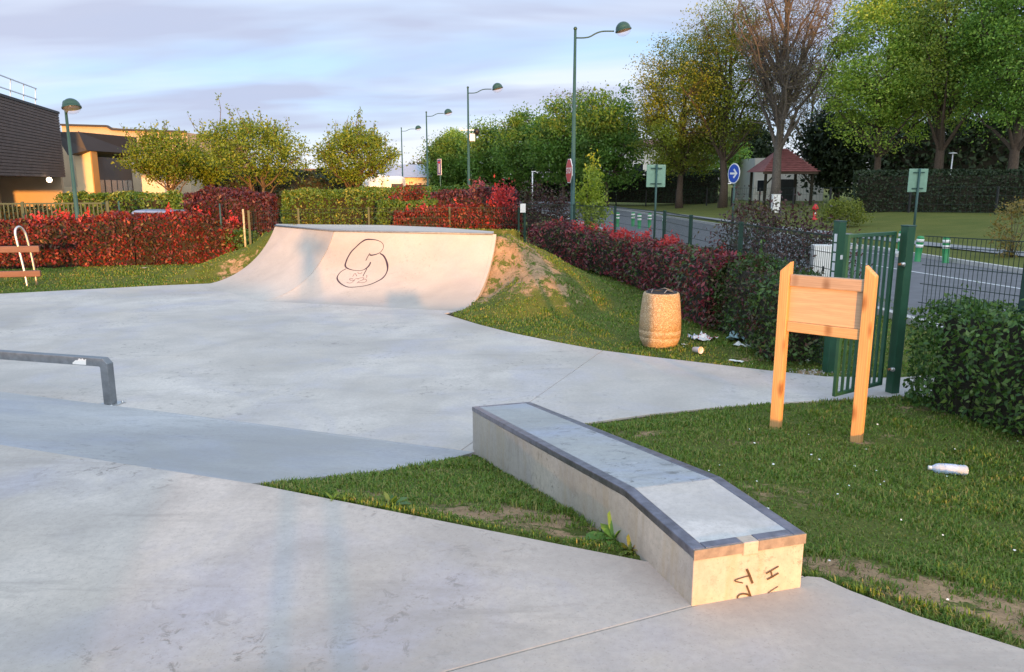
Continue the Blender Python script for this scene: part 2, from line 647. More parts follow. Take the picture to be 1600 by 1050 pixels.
M['near_black'] = m_plain('near_black_brown', (0.022, 0.02, 0.012), 0.95, 0, 0.4, 10)
M['grass'] = m_leaf('grass_blade', [(0.063, 0.140, 0.017), (0.115, 0.210, 0.024), (0.178, 0.248, 0.037), (0.095, 0.189, 0.024), (0.272, 0.248, 0.079)], 0.6, 0.3)
M['thatch'] = m_leaf('dry_thatch', [(0.20, 0.15, 0.07), (0.12, 0.085, 0.045), (0.07, 0.10, 0.025), (0.27, 0.21, 0.11), (0.06, 0.045, 0.028), (0.09, 0.12, 0.03)], 0.8, 0.1)
M['photinia'] = m_leaf('photinia_leaf', [(0.08, 0.014, 0.014), (0.20, 0.022, 0.02), (0.30, 0.038, 0.028), (0.14, 0.016, 0.02), (0.10, 0.05, 0.018), (0.26, 0.06, 0.022)], 0.42, 0.25,
                       [(0.05, 0.014, 0.014), (0.06, 0.07, 0.02), (0.11, 0.018, 0.018), (0.045, 0.05, 0.016)], 1.1)
M['photinia_dark'] = m_leaf('photinia_dark_leaf', [(0.070, 0.022, 0.030), (0.171, 0.028, 0.045), (0.265, 0.037, 0.054), (0.109, 0.022, 0.036), (0.327, 0.055, 0.067), (0.070, 0.078, 0.030)], 0.38, 0.2,
                           [(0.047, 0.109, 0.030), (0.078, 0.140, 0.038), (0.139, 0.031, 0.045)], 1.3)
M['young_red'] = m_leaf('young_red_leaf', [(0.46, 0.04, 0.045), (0.60, 0.07, 0.06), (0.38, 0.035, 0.05)], 0.4, 0.35)
M['plum'] = m_leaf('plum_leaf', [(0.042, 0.014, 0.019), (0.084, 0.022, 0.029), (0.120, 0.026, 0.034), (0.060, 0.030, 0.024)], 0.45, 0.2)
M['plum_green'] = m_leaf('plum_green_leaf', [(0.039, 0.018, 0.021), (0.072, 0.023, 0.029), (0.098, 0.039, 0.034)], 0.45, 0.2,
                         [(0.046, 0.078, 0.026), (0.078, 0.065, 0.033), (0.065, 0.026, 0.026)], 1.1)
M['privet'] = m_leaf('privet_leaf', [(0.033, 0.081, 0.019), (0.059, 0.138, 0.028), (0.094, 0.186, 0.039), (0.047, 0.105, 0.024), (0.134, 0.210, 0.053)], 0.4, 0.28)
M['mixed_hedge'] = m_leaf('mixed_hedge_leaf', [(0.036, 0.081, 0.020), (0.060, 0.127, 0.028), (0.090, 0.161, 0.039), (0.042, 0.092, 0.022)], 0.4, 0.28,
                           [(0.120, 0.021, 0.033), (0.060, 0.069, 0.024), (0.072, 0.018, 0.028), (0.048, 0.086, 0.022)], 1.2)
M['hedge_gold'] = m_leaf('golden_hedge_leaf', [(0.063, 0.138, 0.015), (0.105, 0.193, 0.021), (0.058, 0.117, 0.013), (0.089, 0.152, 0.020)], 0.5, 0.3,
                         [(0.357, 0.372, 0.087), (0.126, 0.180, 0.029), (0.073, 0.123, 0.020)], 0.9)
M['hedge_green'] = m_leaf('green_hedge_leaf', [(0.060, 0.138, 0.018), (0.096, 0.181, 0.024), (0.120, 0.200, 0.031), (0.066, 0.112, 0.018)], 0.5, 0.3)
M['lime'] = m_leaf('lime_leaf', [(0.286, 0.372, 0.036), (0.215, 0.300, 0.026), (0.372, 0.429, 0.060), (0.143, 0.215, 0.024)], 0.5, 0.4)
M['shrub_olive'] = m_leaf('olive_leaf', [(0.156, 0.192, 0.030), (0.216, 0.240, 0.035), (0.096, 0.132, 0.020)], 0.5, 0.35)
M['shrub_orange'] = m_leaf('orange_leaf', [(0.24, 0.17, 0.04), (0.15, 0.14, 0.03), (0.30, 0.20, 0.06), (0.10, 0.11, 0.03)], 0.5, 0.3)
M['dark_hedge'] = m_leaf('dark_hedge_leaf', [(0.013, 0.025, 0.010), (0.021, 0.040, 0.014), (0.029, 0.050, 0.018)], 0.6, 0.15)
M['tree_gold'] = m_leaf('golden_tree_leaf', [(0.109, 0.183, 0.019), (0.164, 0.240, 0.022), (0.077, 0.141, 0.014), (0.207, 0.273, 0.030)], 0.5, 0.35)
M['tree_fresh'] = m_leaf('fresh_tree_leaf', [(0.200, 0.345, 0.048), (0.329, 0.483, 0.070), (0.147, 0.262, 0.038), (0.440, 0.552, 0.095)], 0.5, 0.4)
M['tree_row'] = m_leaf('row_tree_leaf', [(0.086, 0.195, 0.034), (0.133, 0.265, 0.040), (0.062, 0.148, 0.029), (0.172, 0.297, 0.049)], 0.5, 0.4,
                       [(0.101, 0.179, 0.034), (0.078, 0.148, 0.029)], 0.3)
M['tree_mid'] = m_leaf('mid_tree_leaf', [(0.137, 0.243, 0.047), (0.213, 0.320, 0.055), (0.097, 0.179, 0.036), (0.336, 0.385, 0.084)], 0.5, 0.38,
                       [(0.336, 0.411, 0.066), (0.258, 0.333, 0.055)], 0.35)
M['tree_yellow'] = m_leaf('yellow_tree_leaf', [(0.110, 0.158, 0.018), (0.165, 0.206, 0.022), (0.187, 0.173, 0.030), (0.088, 0.118, 0.018)], 0.5, 0.4,
                          [(0.220, 0.276, 0.020), (0.165, 0.235, 0.020), (0.275, 0.318, 0.030)], 0.22)
M['tree_brown'] = m_leaf('brown_bud_leaf', [(0.16, 0.135, 0.07), (0.19, 0.15, 0.085), (0.12, 0.13, 0.045), (0.13, 0.10, 0.06)], 0.6, 0.4)
M['tree_dark'] = m_leaf('dark_tree_leaf', [(0.103, 0.223, 0.040), (0.185, 0.344, 0.052), (0.075, 0.154, 0.029), (0.287, 0.465, 0.076)], 0.5, 0.35)
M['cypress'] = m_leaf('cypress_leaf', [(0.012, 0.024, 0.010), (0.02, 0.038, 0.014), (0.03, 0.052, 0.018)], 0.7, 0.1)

# ------------------------------------------------------------------ layout of the place
E_DIR = np.array((0.928, -0.372))                     # along the platform edge
S_N = np.array((0.372, 0.928))                        # down the bank
PLAT_Z = 0.60
LO = np.array((0.735, 2.865))                         # ledge near left corner
LD = np.array((-0.290, 0.957)); LD /= np.linalg.norm(LD)
LW = np.array((LD[1], -LD[0]))
L_LEN, L_WID, L_KINK = 3.72, 0.525, 0.66
RH, RTH = 1.27, R(66)                                 # quarter pipe height and sweep
RR = RH / (1 - math.cos(RTH))
RL = RR * math.sin(RTH)
TR, TJ, TL = Pz(770, 366, RH)[:2], Pz(522, 361, RH)[:2], Pz(430, 353, RH)[:2]
RA = (TJ - TR) / np.linalg.norm(TJ - TR)
RC = (TL - TJ) / np.linalg.norm(TL - TJ)
N1 = np.array((RA[1], -RA[0])); N1 = N1 if N1[1] > 0 else -N1    # back normals
N2 = np.array((RC[1], -RC[0])); N2 = N2 if N2[1] > 0 else -N2
BIS = (N1 + N2) / np.linalg.norm(N1 + N2)
BR, BL = TR - N1 * RL, TL - N2 * RL
BJ = TJ - BIS * RL / float(np.dot(BIS, N1))


def rprof(v):
    v = np.clip(v, 0, RL)
    return RR - np.sqrt(RR * RR - v * v)


PLAZA = [(-22, 10.9), (-10.8, 16.06), (-8.02, 17.39), (-7.0, 17.75), (-6.4, 17.4), tuple(BJ + N1 * 0.25 + np.array((0.1, 0.1))), tuple(BR + N1 * 0.2),
         (-1.22, 13.55), (-0.55, 12.5), (0.0, 11.77), (0.62, 11.1), (1.25, 10.5), (1.9, 10.08), (2.5, 9.73), (3.15, 9.35), (3.8, 9.02), (4.6, 8.95), (6.9, 9.6), (6.9, 8.0),
         (4.25, 8.15), (3.42, 7.99), (2.75, 7.88), (2.14, 7.72), (1.4, 7.48), (0.75, 7.2), (0.2, 6.95), (0.05, 6.45), (-0.30, 6.36), (-3.21, 7.41), (-5.57, 8.06), (-22, 13.0)]
PLAZA[-1] = (-20, 12.3)
PLAZA[0] = (-22, 11.5)
PLATF = [(-12, 7.72), (-3.38, 4.84), (-1.51, 4.18), (0.63, 3.24), (1.36, 3.10), (1.44, 2.99), (1.62, 2.80), (1.93, 2.55), (2.35, 2.15), (2.5, 1.6), (2.6, -8), (-12, -8)]
BANK_R = [Pz(390, 755, 0.60)[:2]]


def bank_z(x, y):
    s = 0.372 * x + 0.928 * y
    return PLAT_Z * np.clip((5.72 - s) / (5.72 - 3.30), 0, 1)


def on_bank(px, py):
    r = ray(px, py)
    a, b = 0.5, 15.0
    for _ in range(40):
        m = (a + b) / 2
        p = np.array((0, 0, EYE)) + r * m
        if p[2] > bank_z(p[0], p[1]):
            a = m
        else:
            b = m
    return np.array((0, 0, EYE)) + r * a


BANK_EDGE = [on_bank(*p) for p in ((392, 754.5), (450, 750), (520, 742), (600, 734), (670, 724), (733, 708))]
BANK = [tuple(p[:2]) for p in BANK_EDGE] + [(-0.33, 6.37), (-3.21, 7.41), (-5.57, 8.06), (-12, 10.2), (-12, 7.72), (-3.38, 4.84)]


def ledge_local(x, y):
    dx, dy = x - LO[0], y - LO[1]
    return dx * LD[0] + dy * LD[1], dx * LW[0] + dy * LW[1]


def mound_h(u, v, Rm):
    d = np.hypot(np.maximum(u - 0.05, 0), np.maximum(np.maximum(1.85 - v, v - 2.7), 0))
    m = (RH + 0.03) * np.clip(1 - d / Rm, 0, 1) ** 1.15
    edge = np.where(v < RL, rprof(v) - 0.10 * sstep((v - 0.5) / 0.6) + 0.02, np.minimum(m, RH - 0.03))
    k = sstep((u - 0.1) / 1.3)
    return edge * (1 - k) + m * k


def terr(x, y):
    x, y = np.asarray(x, float), np.asarray(y, float)
    s = 0.372 * x + 0.928 * y
    t, w = ledge_local(x, y)
    right = w > L_WID * 0.5
    s1 = np.where(right, np.clip(6.9 + (x - 0.75) * 0.66, 5.9, 9.2), 5.72)
    z = PLAT_Z * np.clip((s1 - s) / (s1 - 3.30), 0, 1)
    z = np.where(s < 3.30, PLAT_Z - 0.015, z)
    z = z * (1 - 0.6 * sstep((x - 1.5) / 2.6) * right * 0.8)
    z = z + 0.035 * (fbm(x * 1.3, y * 1.3, 0, 5) - 0.5) * np.clip((s - 3.0) * 2, 0, 1)
    u1, v1 = (x - BR[0]) * -RA[0] + (y - BR[1]) * -RA[1], (x - BR[0]) * N1[0] + (y - BR[1]) * N1[1]
    u2, v2 = (x - BL[0]) * RC[0] + (y - BL[1]) * RC[1], (x - BL[0]) * N2[0] + (y - BL[1]) * N2[1]
    mo = np.where(u1 >= 0, mound_h(u1, v1, 2.65), np.where(u2 >= 0, mound_h(u2, v2, 2.6) * 0.97,
         np.where(v1 > RL + 1.6, RH * sstep(1 - (v1 - RL - 1.6) / 2.6), -0.2)))
    bump = 0.10 * (fbm(x * 0.9, y * 0.9, 0, 11) - 0.5) + 0.05 * (fbm(x * 3.1, y * 3.1, 0, 15) - 0.5)
    mo = mo + bump * sstep(mo / 0.5) * sstep(np.where(u1 >= 0, u1, np.maximum(u2, 0)) / 0.5)
    z = np.where(y > 9.5, np.where(mo > 0.0, np.maximum(z, mo), np.where(mo < -0.1, mo, z)), z)
    z = z + 0.12 * sstep((y - 17.3) / 3.0) * sstep((-7 - x) / 2.0)
    inside = in_poly(x, y, PLAZA) | in_poly(x, y, PLATF) | in_poly(x, y, BANK)
    return np.where(inside, z - 0.16, z - 0.012)


def hit(px, py):
    r = ray(px, py)
    ts = np.linspace(1.0, 40, 4000)
    P = np.array((0, 0, EYE))[None] + r[None] * ts[:, None]
    below = P[:, 2] < terr(P[:, 0], P[:, 1])
    i = int(np.argmax(below)) if below.any() else len(ts) - 1
    return P[i]


def dirt_amount(x, y):
    d = 0.0 * x
    for cx, cy, rx, ry, a, w in DIRT:
        c, s_ = math.cos(a), math.sin(a)
        u, v = ((x - cx) * c + (y - cy) * s_) / rx, (-(x - cx) * s_ + (y - cy) * c) / ry
        d = np.maximum(d, w * np.exp(-(u * u + v * v)))
    d = d + 0.55 * (fbm(x * 1.7, y * 1.7, 0, 21, 4) - 0.5) + (0.75 * (fbm(x * 6.5, y * 6.5, 0, 27, 2) - 0.5)) * (d > 0.12)
    return np.clip(d, 0, 1)


def dp(px, py, rx, ry, a, w):
    p = hit(px, py)
    return (p[0], p[1], rx, ry, a, w)


DIRT = [dp(1330, 893, 0.34, 0.20, -0.7, 1.0), dp(1430, 915, 0.46, 0.24, -0.7, 1.05), dp(1560, 955, 0.46, 0.22, -0.7, 1.0),
        dp(800, 805, 0.6, 0.22, -0.45, 0.95), dp(570, 775, 0.3, 0.15, -0.4, 0.8), dp(880, 830, 0.35, 0.16, -0.45, 0.85), dp(470, 765, 0.25, 0.10, -0.4, 0.55),
        dp(1000, 678, 0.38, 0.16, -0.2, 0.75), dp(1045, 688, 0.3, 0.12, -0.2, 0.5), dp(1345, 692, 0.12, 0.06, 0.2, 0.8), dp(1272, 583, 0.35, 0.14, 0.0, 0.9), dp(1130, 690, 0.35, 0.18, -0.3, 0.5), dp(1210, 770, 0.35, 0.2, -0.3, 0.45), dp(1490, 790, 0.4, 0.2, -0.4, 0.5), dp(1440, 640, 0.5, 0.25, 0.0, 0.45), dp(1190, 560, 0.6, 0.25, -0.3, 0.5), dp(680, 735, 0.3, 0.15, -0.3, 0.45),
        dp(795, 385, 0.75, 1.2, 0.3, 1.1), dp(805, 415, 0.9, 0.9, 0.3, 1.0), dp(770, 425, 0.5, 0.9, 0.4, 0.85), dp(850, 430, 0.7, 0.7, 0.3, 0.9), dp(765, 458, 0.6, 0.5, 0.4, 0.8), dp(820, 450, 0.5, 0.4, 0.3, 0.6), dp(365, 425, 0.5, 0.6, 0.4, 0.7), dp(720, 470, 0.4, 0.35, 0.4, 0.5)]

# ------------------------------------------------------------------ setting: ground, slabs, road
g_o = MB().add([(-900, -300, -0.17), (900, -300, -0.17), (900, 1500, -0.17), (-900, 1500, -0.17)], [(0, 1, 2, 3)]).build('ground', M['far_grass'])
tag(g_o, 'wide grassy ground reaching to the horizon', None, None, 'structure')

xs, ys = np.arange(-17, 7.6, 0.085), np.arange(0.6, 27, 0.085)
GX, GY = np.meshgrid(xs, ys)
GZ = terr(GX, GY)
GD = dirt_amount(GX, GY)
idx = np.arange(GX.size).reshape(GX.shape)
FQ = np.stack([idx[:-1, :-1], idx[:-1, 1:], idx[1:, 1:], idx[1:, :-1]], -1).reshape(-1, 4)
lawn = npmesh('lawn', np.stack([GX, GY, GZ], -1), FQ, M['lawn'], None, True, {'dirt': GD})
tag(lawn, 'grass lawn with bare soil patches and a soil mound beside the ramp', None, None, 'structure')


def clip_half(poly, p, d, keep):
    """part of poly on one side of the line p + t d, moved 4 mm back from it (a saw cut)"""
    n = np.array((-d[1], d[0])) * keep
    n = n / np.linalg.norm(n)
    out = []
    for i in range(len(poly)):
        a, b = np.array(poly[i][:2], float), np.array(poly[(i + 1) % len(poly)][:2], float)
        da, db = float(np.dot(a - p, n)) - 0.0025, float(np.dot(b - p, n)) - 0.0025
        if da >= 0:
            out.append(tuple(a))
        if da * db < 0:
            out.append(tuple(a + (b - a) * da / (da - db)))
    return out


def slab(name, poly, z0, z1, mat, label, bev=0.008):
    o = MB().prism(poly, z0, z1).build(name, mat, None, bev, 1)
    return tag(o, label, None, None, 'structure')


jp, jq = np.array((1.24, 10.42)), np.array((0.17, 7.87))
pl_a = clip_half(PLAZA, jp, jq - jp, -1)
pl_b = clip_half(PLAZA, jp, jq - jp, 1)
MB().prism(PLAZA, -0.3, -0.025).build('plaza', M['bark_grey'])['kind'] = 'structure'
for pp in (pl_a, pl_b):
    slab('plaza', pp, -0.024, 0.0, M['plaza'], 'smooth pale concrete floor of the skate plaza', 0.004)
kp, kq = np.array((-0.25, 2.43)), np.array((0.735, 2.865))
kd = kq - kp
for keep in (1, -1):
    slab('platform', clip_half(PLATF, kp, kd, keep), 0.3, PLAT_Z, M['slab'], 'raised concrete slab in the foreground', 0.003)
MB().prism([(p[0] * 0.999, p[1] * 0.995) for p in PLATF], -0.3, PLAT_Z - 0.03).build('platform', M['bark_grey'])['kind'] = 'structure'
# bank: sloped slab between platform edge and plaza
bk = [(x, y, float(bank_z(x, y)) - 0.003) for x, y in BANK]
o = MB().prism(bk, -0.3, 0).build('bank', M['bank'])
tag(o, 'sloped concrete bank down from the platform to the plaza', None, None, 'structure')

# road beyond the fence
def kx(y):
    return 14.86 - 0.0885 * y


ROAD_Y = [-60, -20, 0, 10, 20, 30, 45, 60, 80, 110, 160, 260]
v, f = [], []
for y in ROAD_Y:
    v += [(kx(y) - 7.0, y, 0.004), (kx(y), y, 0.004)]
f = [(2 * i, 2 * i + 1, 2 * i + 3, 2 * i + 2) for i in range(len(ROAD_Y) - 1)]
MB().add(v, f).build('road', M['asphalt'])['kind'] = 'structure'
v = []
for y in ROAD_Y:
    v += [(kx(y) - 10.4, y, -0.012), (kx(y) - 7.15, y, -0.012)]
v2, f2 = [], []
for y in [9.6, 20, 24.5]:
    v2 += [(kx(y) - 8.9 if y > 10 else 5.4, y, 0.012), (kx(y) - 7.15, y, 0.012)]
MB().add([(4.4, 4, -0.06), (kx(4) - 7.15, 4, -0.06), (kx(26) - 7.15, 26, -0.06), (3.9, 26, -0.06)], [(0, 1, 2, 3)]).build('pavement', M['path'])['kind'] = 'structure'


def strip(name, xoff0, xoff1, z0, z1, mat, y0=-40, y1=260, label=None):
    m = MB()
    yy = [y for y in np.linspace(y0, y1, 30)]
    for a, b in zip(yy[:-1], yy[1:]):
        m.add([(kx(a) + xoff0, a, z0), (kx(a) + xoff1, a, z0), (kx(b) + xoff1, b, z0), (kx(b) + xoff0, b, z0),
               (kx(a) + xoff0, a, z1), (kx(a) + xoff1, a, z1), (kx(b) + xoff1, b, z1), (kx(b) + xoff0, b, z1)],
              [(4, 5, 6, 7), (0, 4, 7, 3), (1, 2, 6, 5)])
    o = m.build(name, mat)
    o['kind'] = 'structure'
    return o


strip('kerb', 0.0, 0.16, -0.05, 0.12, M['kerb'])
strip('kerb', -7.16, -7.0, -0.05, 0.10, M['kerb'])
wa, wb = Pz(1456, 429.5, 0)[:2], Pz(1600, 452.4, 0)[:2]
wd = (wa - wb) / np.linalg.norm(wa - wb)
wn_ = np.array((-wd[1], wd[0])) * 0.05
p0, p1 = wb - wd * 8, wa + wd * 5
MB().add([(*(p0 - wn_), 0.010), (*(p0 + wn_), 0.010), (*(p1 + wn_), 0.010), (*(p1 - wn_), 0.010)], [(0, 1, 2, 3)]).build('road_line', M['line'])['kind'] = 'structure'
# white edge and kerb of the traffic island seen between the gate bars
ik = [Pz(1322, 384, 0.1), Pz(1352, 384, 0.1), Pz(1392, 389, 0.1), Pz(1410, 397, 0.1)]
m = MB()
for a, b in zip(ik[:-1], ik[1:]):
    m.beam((a[0], a[1], 0.05), (b[0], b[1], 0.05), 0.35, 0.12)
m.build('island_kerb', M['kerb'])['kind'] = 'structure'
a, b = Pz(1322, 392, 0), Pz(1400, 400, 0)
MB().add([(a[0], a[1] - .12, .011), (b[0], b[1] - .12, .011), (b[0], b[1] + .12, .011), (a[0], a[1] + .12, .011)], [(0, 1, 2, 3)]).build('road_line', M['line'])['kind'] = 'structure'


# far verge
def vz(x, y):
    d = x - kx(y) - 0.16
    return 0.11 + 0.5 * sstep((d - 3.0) / 9.0) + 0.05 * (fbm(x * 0.5, y * 0.5, 0, 3) - 0.5) * np.clip(d, 0, 1)


dd = np.concatenate([np.linspace(0, 16, 24), np.linspace(19, 160, 16)])
yy = np.concatenate([np.linspace(-40, 110, 90), np.linspace(115, 400, 20)])
DDm, YYm = np.meshgrid(dd, yy)
XXm = kx(YYm) + 0.16 + DDm
idx = np.arange(XXm.size).reshape(XXm.shape)
FQ = np.stack([idx[:-1, :-1], idx[:-1, 1:], idx[1:, 1:], idx[1:, :-1]], -1).reshape(-1, 4)
npmesh('verge', np.stack([XXm, YYm, vz(XXm, YYm)], -1), FQ, M['far_grass'], None, True)['kind'] = 'structure'
# footpath on the verge
fa = [(17.6, 14.0), (14.9, 28.0), (13.0, 40.0), (11.5, 52.0), (9.6, 66.0), (7.2, 90.0)]
v, f = [], []
for (x, y) in fa:
    v += [(x - 0.6, y, float(vz(x - 0.6, y)) + 0.035), (x + 0.6, y, float(vz(x + 0.6, y)) + 0.035)]
f = [(2 * i, 2 * i + 1, 2 * i + 3, 2 * i + 2) for i in range(len(fa) - 1)]
MB().add(v, f).build('footpath', M['path'])['kind'] = 'structure'

# left car park strip behind the hedges
MB().add([(-30, 24.2, -0.02), (-4, 24.2, -0.02), (-4, 34, -0.02), (-30, 34, -0.02)], [(0, 1, 2, 3)]).build('pavement', M['path'])['kind'] = 'structure'


# ------------------------------------------------------------------ quarter pipe
ramp = thing('quarter_pipe', 'pale concrete quarter pipe ramp with a black line drawing on its face', 'ramp', (BR[0], BR[1], 0))
r0 = np.array((BR[0], BR[1], 0))


def ramp_pt(sec, s, v):
    """sec 0: main face, s from right edge (0) to the joint (1); sec 1: left face from joint to left edge"""
    J = BJ + (TJ - BJ) * v / RL
    if sec == 0:
        a, b = BR + N1 * v, J - np.array(RA) * 0.006
    else:
        a, b = J + np.array(RC) * 0.006, BL + N2 * v
    q = a + (b - a) * s
    return np.array((q[0], q[1], float(rprof(v)) + 0.001))


NV = 22
for sec in (0, 1):
    vs, fs = [], []
    for j in range(NV + 1):
        v_ = RR * math.sin(RTH * j / NV)
        for s in (0, 1):
            p = ramp_pt(sec, s, v_)
            vs.append(p - r0)
    n = len(vs)
    for j in range(NV + 1):
        for s in (0, 1):
            p = vs[2 * j + s].copy()
            p[2] = -0.2
            vs.append(p)
    sm = []
    m = MB()
    top = [(2 * j, 2 * j + 1, 2 * j + 3, 2 * j + 2) for j in range(NV)]
    top = [tuple(reversed(q)) for q in top]
    side = []
    for j in range(NV):
        side.append((2 * j, n + 2 * j, n + 2 * j + 2, 2 * j + 2))
        side.append((2 * j + 1, 2 * j + 3, n + 2 * j + 3, n + 2 * j + 1))
    side.append((2 * NV, 2 * NV + 1, n + 2 * NV + 1, n + 2 * NV))
    m.add(vs, top, True)
    m.add(vs, side, False)
    m.build('ramp_face', M['ramp'], ramp)
# deck, slightly set back behind the coping
back = [Pz(771.5, 362.5, RH)[:2], Pz(690, 356, RH)[:2], Pz(600, 352.5, RH)[:2], Pz(500, 351.5, RH)[:2], Pz(432, 350.5, RH)[:2]]
dk = [TR + N1 * 0.01, TJ + BIS * 0.01, TL + N2 * 0.01] + back[::-1]
MB().prism([tuple(p - r0[:2]) for p in dk], -0.2, RH + 0.012).build('deck', M['ramp'], ramp)
m = MB()
cp = [(*(TR - r0[:2]), RH + 0.004), (*(TJ - r0[:2]), RH + 0.004), (*(TL - r0[:2]), RH + 0.004)]
m.tube(cp, 0.024, 8)
m.build('coping', M['rail_steel'], ramp)
# thin side wall of the ramp where the mound has washed away
m = MB()
pts = [ramp_pt(0, 0, RR * math.sin(RTH * j / 14)) - r0 for j in range(15)]
q = np.array((-RA[0], -RA[1], 0))
for a, b in zip(pts[:-1], pts[1:]):
    lo = np.array((0, 0, 0.5))
    m.add([a + q * .002, b + q * .002, b + q * .075, a + q * .075, a + q * .002 - lo, b + q * .002 - lo, b + q * .075 - lo, a + q * .075 - lo],
          [(3, 2, 1, 0), (2, 3, 7, 6), (0, 1, 5, 4)])
m.build('side_wall', M['ramp'], ramp)


def catmull(pts, n=8):
    pts = [np.array(p, float) for p in pts]
    P = [2 * pts[0] - pts[1]] + pts + [2 * pts[-1] - pts[-2]]
    out = []
    for i in range(1, len(P) - 2):
        for k in range(n):
            t = k / n
            out.append(0.5 * (2 * P[i] + (P[i + 1] - P[i - 1]) * t + (2 * P[i - 1] - 5 * P[i] + 4 * P[i + 1] - P[i + 2]) * t * t + (3 * P[i] - P[i - 1] - 3 * P[i + 1] + P[i + 2]) * t ** 3))
    out.append(pts[-1])
    return out


def ramp_hit(px, py):
    r = ray(px, py)
    a, b = 8.0, 25.0
    o_ = np.array((0, 0, EYE))
    for _ in range(40):
        mm = (a + b) / 2
        p = o_ + r * mm
        vv = float(np.dot(p[:2] - BR, N1))
        hh = float(rprof(vv)) if vv < RL else 9.0
        if vv < RL and p[2] > hh:
            a = mm
        else:
            b = mm
    p = o_ + r * a
    vv = float(np.dot(p[:2] - BR, N1))
    ph = math.asin(max(-1, min(1, vv / RR)))
    nn = np.array((-N1[0] * math.sin(ph), -N1[1] * math.sin(ph), math.cos(ph)))
    return p, nn


def ribbon(m, pts, nrm, width, rng):
    vs = []
    for i, p in enumerate(pts):
        d = pts[min(i + 1, len(pts) - 1)] - pts[max(i - 1, 0)]
        s = np.cross(nrm[i], d)
        s = s / (np.linalg.norm(s) + 1e-9)
        w = width[i] if hasattr(width, '__len__') else width
        w *= 0.5
        vs += [p - s * w + nrm[i] * .003, p + s * w + nrm[i] * .003]
    m.add(vs, [(2 * i, 2 * i + 1, 2 * i + 3, 2 * i + 2) for i in range(len(pts) - 1)])


def gz(x, y):
    return (500 + x * 140 / 1470, 360 + y * 100 / 1050)


STROKES = [
    ([(815, 400), (850, 408), (930, 390), (990, 360), (1035, 300), (1040, 240), (1000, 190), (920, 158), (820, 148), (740, 158), (660, 210), (590, 275), (520, 345), (465, 430), (430, 510), (415, 580), (450, 622), (530, 650), (630, 662), (710, 650), (770, 615), (810, 570), (832, 520)], (26, 26, 18, 12, 10, 10, 10, 14, 24, 28, 24, 22, 26, 24, 26, 28, 22, 14, 12, 14, 26, 28, 20)),
    ([(820, 375), (800, 405), (775, 450), (752, 497)], 14),
    ([(985, 378), (1040, 415), (1080, 480), (1105, 560), (1108, 640), (1080, 720), (1020, 790), (930, 842), (830, 885), (710, 915), (580, 930), (470, 932), (390, 905), (320, 855), (283, 795), (295, 740), (350, 675), (430, 630)], (20, 26, 28, 34, 24, 20, 26, 22, 22, 16, 18, 20, 20, 24, 24, 18, 14, 14)),
    ([(770, 630), (740, 685), (705, 755)], 14),
]
FAINT = [
    [(618, 690), (640, 710), (675, 708), (690, 688)], [(535, 760), (575, 708), (605, 755)], [(765, 735), (770, 755), (758, 778)],
    [(545, 795), (490, 793), (500, 820), (550, 818), (540, 842), (495, 865), (438, 855)], [(555, 832), (575, 805), (600, 790), (640, 802)],
    [(605, 868), (640, 838), (690, 818), (720, 780), (660, 782), (610, 800)], [(690, 818), (740, 800), (765, 820), (740, 850), (680, 860), (620, 852)],
]
rng = np.random.default_rng(3)
SCL = 140 / 1470 / F_PX * 15.6
m = MB()
for pts, w in STROKES:
    if not hasattr(w, '__len__'):
        w = (w,) * len(pts)
    c = catmull([(*p, ww) for p, ww in zip(pts, w)], 6)
    hp = [ramp_hit(*gz(q[0], q[1])) for q in c]
    ribbon(m, [h[0] - r0 for h in hp], [h[1] for h in hp], [q[2] * SCL for q in c], rng)
m.build('drawing', M['ink'], ramp)
m = MB()
for pts in FAINT:
    c = catmull(pts, 5)
    hp = [ramp_hit(*gz(q[0], q[1])) for q in c]
    ribbon(m, [h[0] - r0 for h in hp], [h[1] for h in hp], 12 * SCL, rng)
m.build('scribble', M['ink_faint'], ramp)

# ------------------------------------------------------------------ ledge (hubba box)
ledge = thing('grind_ledge', 'long grey concrete ledge with worn dark steel edges and a kink', 'ledge', (LO[0], LO[1], 0))
H_N, H_F = 0.85, 0.39


def ltop(t):
    return H_N if t < L_KINK else H_N + (H_F - H_N) * (t - L_KINK) / (L_LEN - L_KINK)


def lp(t, w, dz=0.0, z=None):
    q = LD * t + LW * w
    return (q[0], q[1], (ltop(t) + dz) if z is None else z)


def lsolid(t0, t1, w0, w1, d0, d1, dz0=None):
    """solid following the kinked top; d0/d1 depth below the top (d1 may be None for the ground)"""
    ts = [t0] + ([L_KINK] if t0 < L_KINK < t1 else []) + [t1]
    vs, fs = [], []
    for t in ts:
        for w in (w0, w1):
            vs.append(lp(t, w, -d0))
            vs.append(lp(t, w, -d1) if d1 is not None else lp(t, w, 0, -0.15))
    k = len(ts)
    for i in range(k - 1):
        a, b = 4 * i, 4 * i + 4
        fs += [(a, a + 2, b + 2, b), (a + 1, b + 1, b + 3, a + 3), (a, b, b + 1, a + 1), (a + 2, a + 3, b + 3, b + 2)]
    fs += [(0, 1, 3, 2), (4 * k - 4, 4 * k - 2, 4 * k - 1, 4 * k - 3)]
    return vs, fs


def lpart(name, mat, *a, bevel=0.0):
    m = MB()
    m.add(*lsolid(*a))
    return m.build(name, mat, ledge, bevel, 2)


